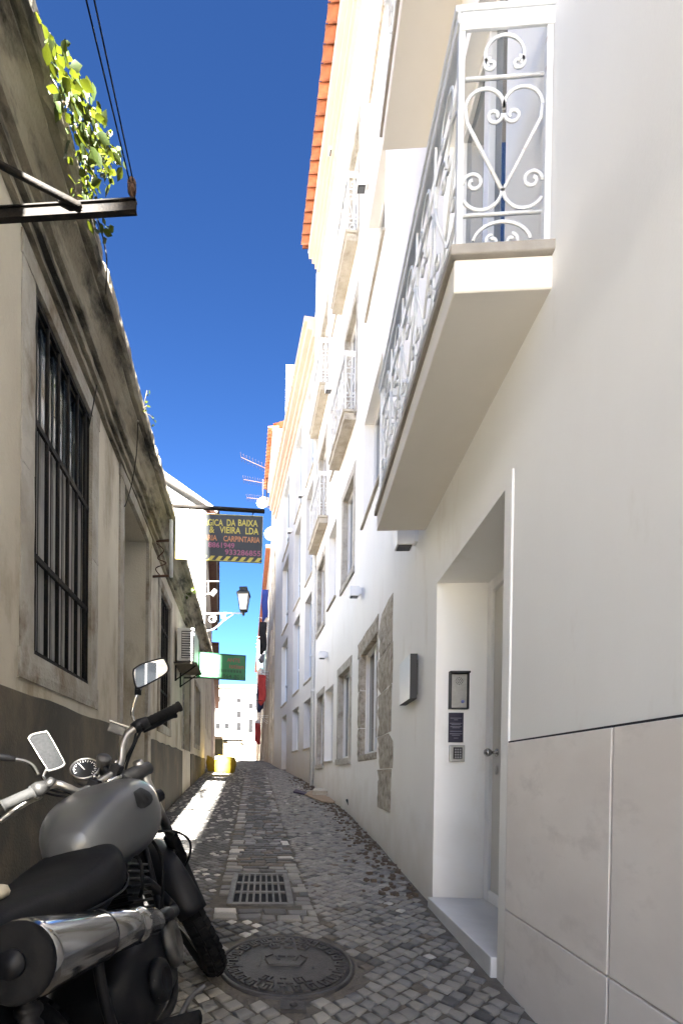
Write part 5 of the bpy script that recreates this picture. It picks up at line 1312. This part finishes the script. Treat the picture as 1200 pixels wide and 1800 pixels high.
aerial(469, 818, 880, 21.5, [(424,804,466,823)], 'taller television aerial beside the tiled eave'); aerial(462, 843, 880, 22.6, [(428,843,462,849), (434,875,462,878)], 'shorter television aerial above the satellite dish')
for s, z in ((.9, 9.0), (1.1, 6.3), (3.8, 8.9), (6.4, 6.6), (8.6, 4.6), (1.0, 4.0), (6.2, 9.2), (3.6, 6.4)): rack(s, z)
cloth(2.6, 9.6, .2, .30, 1.4, 'blue', 'long blue cloth hanging below the lower satellite dish', RC)
for i_, (s, z, wd, ht, cc) in enumerate(((.9, 8.9, .4, 1.6, 'black'), (1.1, 6.2, .42, 1.5, 'red'), (3.7, 8.8, .4, 1.3, 'grey'), (3.9, 6.3, .4, 1.6, 'navy'), (6.3, 6.5, .45, 1.5, 'white'), (8.6, 4.5, .45, 1.4, 'red'), (6.2, 9.1, .4, 1.4, 'teal'), (8.7, 7.0, .4, 1.4, 'black'), (11.2, 5.0, .45, 1.3, 'white'), (11.4, 7.4, .45, 1.4, 'grey'))):
    nice = {'black': 'black', 'red': 'red', 'grey': 'grey', 'navy': 'dark blue', 'white': 'white', 'teal': 'teal'}[cc]
    cloth(s, z, .12, wd, ht, cc, '%s washing hanging %s on the far right houses' % (nice, 'high up' if z > 8 else 'at mid height' if z > 5.5 else 'low down'))

# ---------------------------------------------------------------- left beyond the low building
D = thing('gabled_house', 'white house whose tall blank gable catches the sun on the left', 'building', (-3.05, 14.3, gz(14.3)))
DB = 9.35; slope = (DB-atY(283, 848, 14.25).z)/(-3.05-atY(283, 848, 14.25).x)
GW = pm('bright_white_render', (.34, .335, .32), (.30, .295, .28), 1.2, .85, .05, 80)
xl = -9.0; zl = DB+slope*(xl+3.05)
mb = MB(); vs = [(-3.05,14.25,.5), (xl,14.25,.5), (xl,14.25,zl), (-3.05,14.25,DB)]; mb.add(vs, [(0,1,2,3)]); mb.build('gable_wall', GW, D, fix=False)
opsD = [(1.5+k*2.6, 2.4+k*2.6, z, z+1.7, .15) for k in range(4) for z in (2.6, 5.4)]
fd = facade(LD, 0, LD.L, .5, DB, opsD); fd.build('facade', PLC, D, fix=False)
for op in opsD: mb = MB(); LD.box(mb, op[0], op[1], op[2], op[3], -.14, -.10); mb.build('window', GLASSD, D)
body(LD, .02, LD.L, .5, DB-.02, .2, 6, 'rear_mass', GW, D)
OLDT = pm('old_brown_tile', (.17, .075, .05), (.11, .05, .036), 8, .9, .3, 60); rand_tint(OLDT, .25)
otm = tilem.copy(); otm.materials.clear(); otm.materials.append(OLDT)
mb = MB(); mb.add([LD.P(-.02,DB,.35), LD.P(LD.L,DB,.35), LD.P(LD.L,zl,-6), LD.P(-.02,zl,-6), LD.P(-.02,DB+.12,.35), LD.P(LD.L,DB+.12,.35), LD.P(LD.L,zl+.12,-6), LD.P(-.02,zl+.12,-6)], [(0,1,2,3), (4,7,6,5), (0,4,5,1), (0,3,7,4), (1,5,6,2)]); rD = mb.build('roof', GW, D)
s = .1
while s < LD.L:
    n_ = LD.n[0]; d_ = LD.d[0]; Bm = Matrix(((n_.x, d_.x, 0, 0), (n_.y, d_.y, 0, 0), (0, 0, 1, 0), (0, 0, 0, 1)))
    inst('roof_tile', otm, rD, Matrix.Translation(LD.P(s, DB+.14, .42)) @ Bm @ Matrix.Diagonal((1,1.25,1.4,1))); s += .21
mb = MB(); LD.box(mb, .05, LD.L, DB-.3, DB, .0, .30); mb.build('eaves', OLDT, D)
E_ = thing('pink_house', 'narrow pinkish old house front at the far left of the alley', 'building', LE.P(6, gz(30), 0))
PINKW = pm('faded_pink_plaster', (.46, .36, .33), (.36, .28, .25), 1.2, .9, .1, 50)
opsE = [(1.2+k*2.7, 2.1+k*2.7, z+.09*k*2.7*.3, z+1.6+.09*k*2.7*.3, .15) for k in range(8) for z in (3, 5.6)]
fe = facade(LE, 0, LE.L, 1, 8.2, opsE); end_caps(LE, fe, 0, LE.L, 1, 8.2, .2); fe.build('facade', PINKW, E_, fix=False); body(LE, 0, LE.L, 1, 8.18, .21, 6, 'rear_mass', PINKW, E_)
for op in opsE: mb = MB(); LE.box(mb, op[0], op[1], op[2], op[3], -.14, -.10); mb.build('window', GLASSD, E_)
mb = MB(); LE.strip(mb, 0, LE.L, 8.2, 8.4, -6, .4); mb.build('eaves', OLDT, E_)
# street lantern on a scrolled bracket
LY = 14.1
ln = thing('street_lantern', 'old glazed street lantern on a scrolled iron bracket from the white house', 'street lamp', Vector((-3.04, LY, 5.6)))
lp = atY(428, 1076, LY); lb = lp.z
def sq(z, h): return [(lp.x+h*a, LY+h*b, lb+z) for a, b in ((-1,-1),(1,-1),(1,1),(-1,1))]
mb = MB(); mb.loft([sq(.04,.10), sq(.52,.17)], sm=False); mb.build('glass', LGLASS, ln)
mb = MB()
for k in range(4): mb.tube([Vector(sq(.03,.105)[k]), Vector(sq(.53,.175)[k])], .014, 4)
mb.loft([sq(.0,.06), sq(.045,.115)], sm=False); mb.loft([sq(.52,.20), sq(.56,.205), sq(.66,.12), sq(.70,.11), sq(.72,.13), sq(.76,.12), sq(.78,.06)], sm=False); mb.lathe([(.02,-.12), (.05,-.06), (.03,0)], 8, M=Matrix.Translation((lp.x,LY,lb)))
mb.build('lantern_frame', LANTM, ln)
mb = MB(); z0 = atY(400, 1078, LY).z; mb.tube([(-3.06,LY,z0), (lp.x,LY,z0)], .022, 6)
mb.tube(smooth_path([(-3.05,LY,z0-.55), (-2.75,LY,z0-.5), (-2.4,LY,z0-.22), (-2.1,LY,z0-.03)], 6), .016, 6)
mb.tube(scroll((-2.80,LY,z0-.17), .15, .04, R(90), -1.4, (1,0,0), (0,0,1)), .016, 6); mb.tube(scroll((-2.45,LY,z0-.10), .09, .03, R(90), -1.3, (1,0,0), (0,0,1)), .012, 6)
mb.tube([(-3.05,LY,z0-.6), (-3.05,LY,z0+.2)], .03, 6); mb.build('scroll_bracket', WHITEM, ln)
ft = thing('wall_floodlight', 'small white floodlight and aerial arm on the corner of the white gable', 'floodlight', atY(368, 1045, 14.0))
pf = atY(376, 1042, 13.95); mb = MB(); mb.box((-.10,-.05,-.06), (.10,.05,.06), M=Matrix.Translation(pf) @ Matrix.Rotation(-.9, 4, 'Y')); mb.build('head', LAMPW, ft, .01)
mb = MB(); mb.tube([pf, (-3.07, 14.2, pf.z+.05)], .015, 5); mb.tube([atY(362,1022,14), atY(385,1022,14)], .014, 5); mb.tube([atY(366,1022,14), atY(366,1045,14)], .014, 5); mb.build('arm', STEEL, ft)
# cable across the alley far off
t = MB(); t.tube(smooth_path([atY(378,1204,19), atY(400,1218,20), atY(430,1228,21), atY(462,1232,22.6)], 6), .016, 5); tag(t.build('sagging_cable', IRON), 'dark cable sagging across the alley below the green sign', 'cable')
# yellow rubble bags
def bag(x0, x1, ytop, ybot, label, skew):
    p = ground_at((x0+x1)/2, ybot); Y = p.y; a, b = atY(x0, ybot, Y), atY(x1, ybot, Y); wd = (b.x-a.x)/2; ht = atY(x0, ytop, Y).z-gz(Y); c = Vector(((a.x+b.x)/2, Y+wd, gz(Y)))
    t = thing('rubble_bag', label, 'bag', c, 'yellow bags by the left wall')
    rings = []
    for k in range(9):
        v_ = k/8; f_ = (1+.12*sin(pi*v_))*(1 if v_ < .85 else .92); ring = []
        for q in range(20):
            an = 2*pi*q/20; e = 3.2; cc, ss = cos(an), sin(an)
            ring.append((c.x+wd*f_*math.copysign(abs(cc)**(2/e), cc)*(1+rw.uniform(-.04,.04))+skew*v_*.05, c.y+wd*f_*math.copysign(abs(ss)**(2/e), ss)*(1+rw.uniform(-.04,.04)), c.z-.004+ht*v_*(1+(.10*sin(3*an+1) if k > 6 else 0))))
        rings.append(ring)
    mb = MB(); mb.loft(rings); mb.build('sack', YBAG, t)
    for q in (3, 8, 13, 18): p0 = Vector(rings[-2][q]); mb = MB(); mb.tube(smooth_path([p0, p0+Vector((0,0,.09)), p0.lerp(c+Vector((0,0,ht+.05)),.5)], 4), .014, 4); mb.build('handle', YBAG, t)
    mb = MB()
    for q in range(14): mb.box((-.06,-.05,-.04), (.06,.05,.04), M=Matrix.Translation(c+Vector((rw.uniform(-wd,wd)*.65, rw.uniform(-wd,wd)*.65, ht*rw.uniform(.92,1.0)))) @ Matrix.Rotation(rw.uniform(0,3), 4, (rw.random(), rw.random(), 1)))
    mb.build('rubble', MORTAR, t)
bag(376, 409, 1330, 1359, 'sunlit yellow rubble bag standing out in the alley', 1); bag(364, 379, 1331, 1356, 'shaded yellow rubble bag against the left wall', -1)
# cardboard and slabs by the right wall
g0 = ground_at(556, 1405)
cb = lambda x, y: ground_at(x, y)
def sheet(name, label, cat, px, th, mat, lift=0, grp=None):
    P = [cb(*q) for q in px]; mb = MB(); n_ = len(P)
    lo = [Vector((p.x, p.y, gz(p.y)+.004+lift+rw.uniform(0,.012))) for p in P]; hi = [p+Vector((0,0,th)) for p in lo]
    mb.add(lo+hi, [tuple(range(n_))[::-1], tuple(range(n_,2*n_))]+[(k,(k+1)%n_,n_+(k+1)%n_,n_+k) for k in range(n_)]); return tag(mb.build(name, mat), label, cat, grp)
sheet('cardboard_sheet', 'flattened cardboard sheet lying at the foot of the right wall', 'cardboard', [(533,1398), (548,1392), (590,1408), (588,1413), (566,1412)], .02, CARD)
sheet('stone_slab', 'pale stone slab lying on the cardboard by the right wall', 'slab', [(549,1401), (553,1394), (580,1394), (579,1401)], .09, STONEL, .022)
sheet('plastic_sheet', 'dark purple plastic rag beside the cardboard', 'rag', [(515,1394), (520,1390), (540,1396), (536,1399)], .025, flat('purple_plastic', (.07,.05,.08)))
p = ground_at(619, 1430); q = RA.P(*RA.hit(609, 1405, .02), .02); mb = MB(); mb.tube([p+Vector((0,0,.01)), q], .022, 4); tag(mb.build('wooden_stick', WOODD), 'short dark stick leaning on the foot of the right wall', 'stick')
dt = MB(); rd = random.Random(2)
for k in range(500):
    y = rd.uniform(3.3, 13); x = RX(y)-abs(rd.gauss(0,.16))-.02
    if x < LX(y)+.3: continue
    s_ = rd.uniform(.006,.022); dt.box((-s_,-s_,-s_*.5), (s_,s_*rd.uniform(.5,1.2),s_*.7), M=Matrix.Translation((x,y,gz(y)+.004)) @ Matrix.Rotation(rd.uniform(0,3), 4, 'Z') @ Matrix.Rotation(rd.uniform(-.4,.4), 4, 'X'))
tag(dt.build('rubble_crumbs', DIRT), 'crumbs of dirt and mortar along the foot of the right wall', 'debris', kind='stuff')
# ---------------------------------------------------------------- end of the street
EYY = 74.0; ENDF = pm('end_window_frame', (.004, .004, .004), None, rough=.9, spec=.1); ENDG = pm('end_window_glass', (.003, .003, .0035), None, rough=.6, spec=.1)
EB = thing('end_building', 'white building with an orange roof closing the end of the street', 'building', (-10, EYY, gz(EYY)))
ex = lambda x: atY(x, 1300, EYY).x; ez = lambda y: atY(400, y, EYY).z
WE = Wall([(-26, EYY), (2, EYY)], side=-1)
es = lambda x: ex(x)+26
wn = []
for x, y0, y1 in ((383,1224,1234), (383,1271,1282), (398,1271,1281), (419,1227,1236), (419,1270,1285), (440,1264,1288), (419,1250,1262), (440,1236,1246)): wn.append((es(x)-.4, es(x)+.4, ez(y1), ez(y0), .2))
wn.append((es(425), es(438), gz(EYY)-.5, ez(1312), .3))
fe = facade(WE, 0, 28, gz(EYY)-1, ez(1210), wn); end_caps(WE, fe, 0, 28, gz(EYY)-1, ez(1210), 8); fe.build('facade', GW, EB, fix=False)
for op in wn:
    if op[2] > gz(EYY): window(WE, op, EB, leaves=2, rail=.5, gm=ENDG, fm=ENDF)
    else: mb = MB(); WE.box(mb, op[0], op[1], op[2], op[3], -.29, -.2); mb.build('door', GREYP, EB)
zt = ez(1210); ORT = pm('orange_roof', (.50, .26, .12), (.42, .20, .09), 2, .9)
mb = MB(); mb.add([WE.P(0,zt,.4), WE.P(28,zt,.4), WE.P(18,ez(1196),-4), WE.P(6,ez(1196),-4)], [(0,1,2,3)]); mb.add([WE.P(0,zt-.02,.4), WE.P(28,zt-.02,.4), WE.P(28,zt-.02,-8), WE.P(0,zt-.02,-8)], [(0,1,2,3)]); mb.build('roof', ORT, EB)
KY = 46.0
kz = thing('kiosk', 'small olive shed with a flat canopy near the end of the street', 'shed', atY(392, 1338, KY))
OLV = flat('olive_paint', (.10,.10,.06)); SANDP = flat('sand_render', (.50,.42,.30))
a, b = atY(379,1336,KY), atY(424,1296,KY); mb = MB(); mb.box((a.x-1,KY,gz(KY)-.1), (atY(392,1300,KY).x,KY+3,b.z-.2)); mb.build('wall', OLV, kz)
mb = MB(); mb.box((atY(392,1300,KY).x+.01,KY+.6,gz(KY)-.1), (b.x-.1,KY+3,b.z-.45)); mb.build('front', SANDP, kz)
mb = MB(); mb.box((a.x-1.2,KY-.2,b.z-.2), (b.x,KY+3.2,b.z+.1)); mb.build('canopy', SANDP, kz)
def scooter(x, ybot, Y, label, colr):
    p = atY(x, ybot, Y); p.z = gz(Y); t = thing('parked_scooter', label, 'scooter', p, 'scooters at the end of the street')
    T_ = Matrix.Translation(p)
    for yy in (0, 1.25): mb = MB(); mb.tube([Vector(q) for q in arc((0,yy,.24), .19, 0, 2*pi, 16, (0,1,0), (0,0,1))], .055, 8, closed=True, M=T_); mb.build('wheel', RUBBER, t)
    mb = MB(); mb.loft([[(w_*cos(2*pi*k/12), y_, z_+h_*sin(2*pi*k/12)) for k in range(12)] for y_, z_, w_, h_ in ((-.25,.62,.08,.10), (-.1,.58,.18,.20), (.3,.55,.20,.22), (.55,.42,.18,.10), (.9,.38,.17,.07))], M=T_); mb.build('body', colr, t)
    mb = MB(); mb.loft([[(w_*cos(2*pi*k/10), y_, z_+h_*sin(2*pi*k/10)) for k in range(10)] for y_, z_, w_, h_ in ((-.2,.82,.10,.04), (.1,.82,.15,.05), (.5,.80,.11,.05))], M=T_); mb.build('seat', VINYL, t)
    mb = MB(); mb.box((-.2,.92,.40), (.2,.99,.98), M=T_); mb.build('leg_shield', colr, t, .03)
    mb = MB(); mb.tube([(0,1.25,.24), (0,1.02,.98)], .03, 6, M=T_); mb.tube([(-.36,.92,1.05), (0,1.0,1.02), (.36,.92,1.05)], .02, 6, M=T_); mb.build('handlebar', IRON, t)
    for s_ in (-1, 1): mb = MB(); mb.lathe([(.07,0), (.065,.02), (.001,.025)], 10, M=T_ @ Matrix.Translation((s_*.33,.92,1.22)) @ Matrix.Rotation(pi/2, 4, 'X')); mb.tube([(s_*.33,.92,1.06), (s_*.33,.92,1.2)], .012, 5, M=T_); mb.build('mirror', IRON, t)
scooter(425, 1340, 58, 'dark scooter parked at the end of the sunlit street', flat('scooter_dark', (.02,.025,.05), .4)); scooter(405, 1340, 50, 'pale scooter parked beside the olive shed', flat('scooter_pale', (.55,.53,.48), .4))
# ---------------------------------------------------------------- behind the viewer: unseen tall building added to shade the alley
RBk = thing('added_shade_building', 'unseen tall corner building added behind the viewpoint to shade the alley', 'building', (4, -17, -.6))
WK = Wall([(1.115,-15.5), (11,-15.5)], side=1); WK2 = Wall([(3.0,-26), (1.115,-15.5)], side=1)
HK = 32.0
opsK = [(1.2+k*2.0, 2.2+k*2.0, z, z+1.8, .2) for k in range(4) for z in (7, 10, 13, 16, 19, 22, 25, 28)]
fk = facade(WK, 0, WK.L, -1, HK, opsK); fk2 = facade(WK2, 0, WK2.L, -1, HK, [(2+k*2.4, 3+k*2.4, z, z+1.8, .2) for k in range(3) for z in (3, 6, 9, 12, 15)], fk); fk.build('facade', PLC, RBk, fix=False)
mb = MB(); mb.hexa([(3.35,-25.9,-1), (11,-25.9,-1), (11,-15.75,-1), (1.5,-15.75,-1), (3.35,-25.9,HK), (11,-25.9,HK), (11,-15.75,HK), (1.5,-15.75,HK)]); mb.build('rear_mass', PLC, RBk)
for op in opsK: window(WK, op, RBk, leaves=2)
AN = MB(); AN.box((.28,-19.5,-1), (1.10,-15.6,12.2)); AN.build('added_shade_wing', PLC, RBk)  # unseen wing added to keep sun off the motorcycle and window sill
AN = MB(); AN.box((.22,-19.6,12.2), (1.11,-15.5,12.35)); AN.build('shade_wing_cornice', STONEL, RBk)
for z in (1.2, 4.2, 7.2):
    for x in (.45,): AN = MB(); AN.box((x,-15.6,z), (x+.5,-15.56,z+1.5)); AN.build('shade_wing_window', GLASSD, RBk)
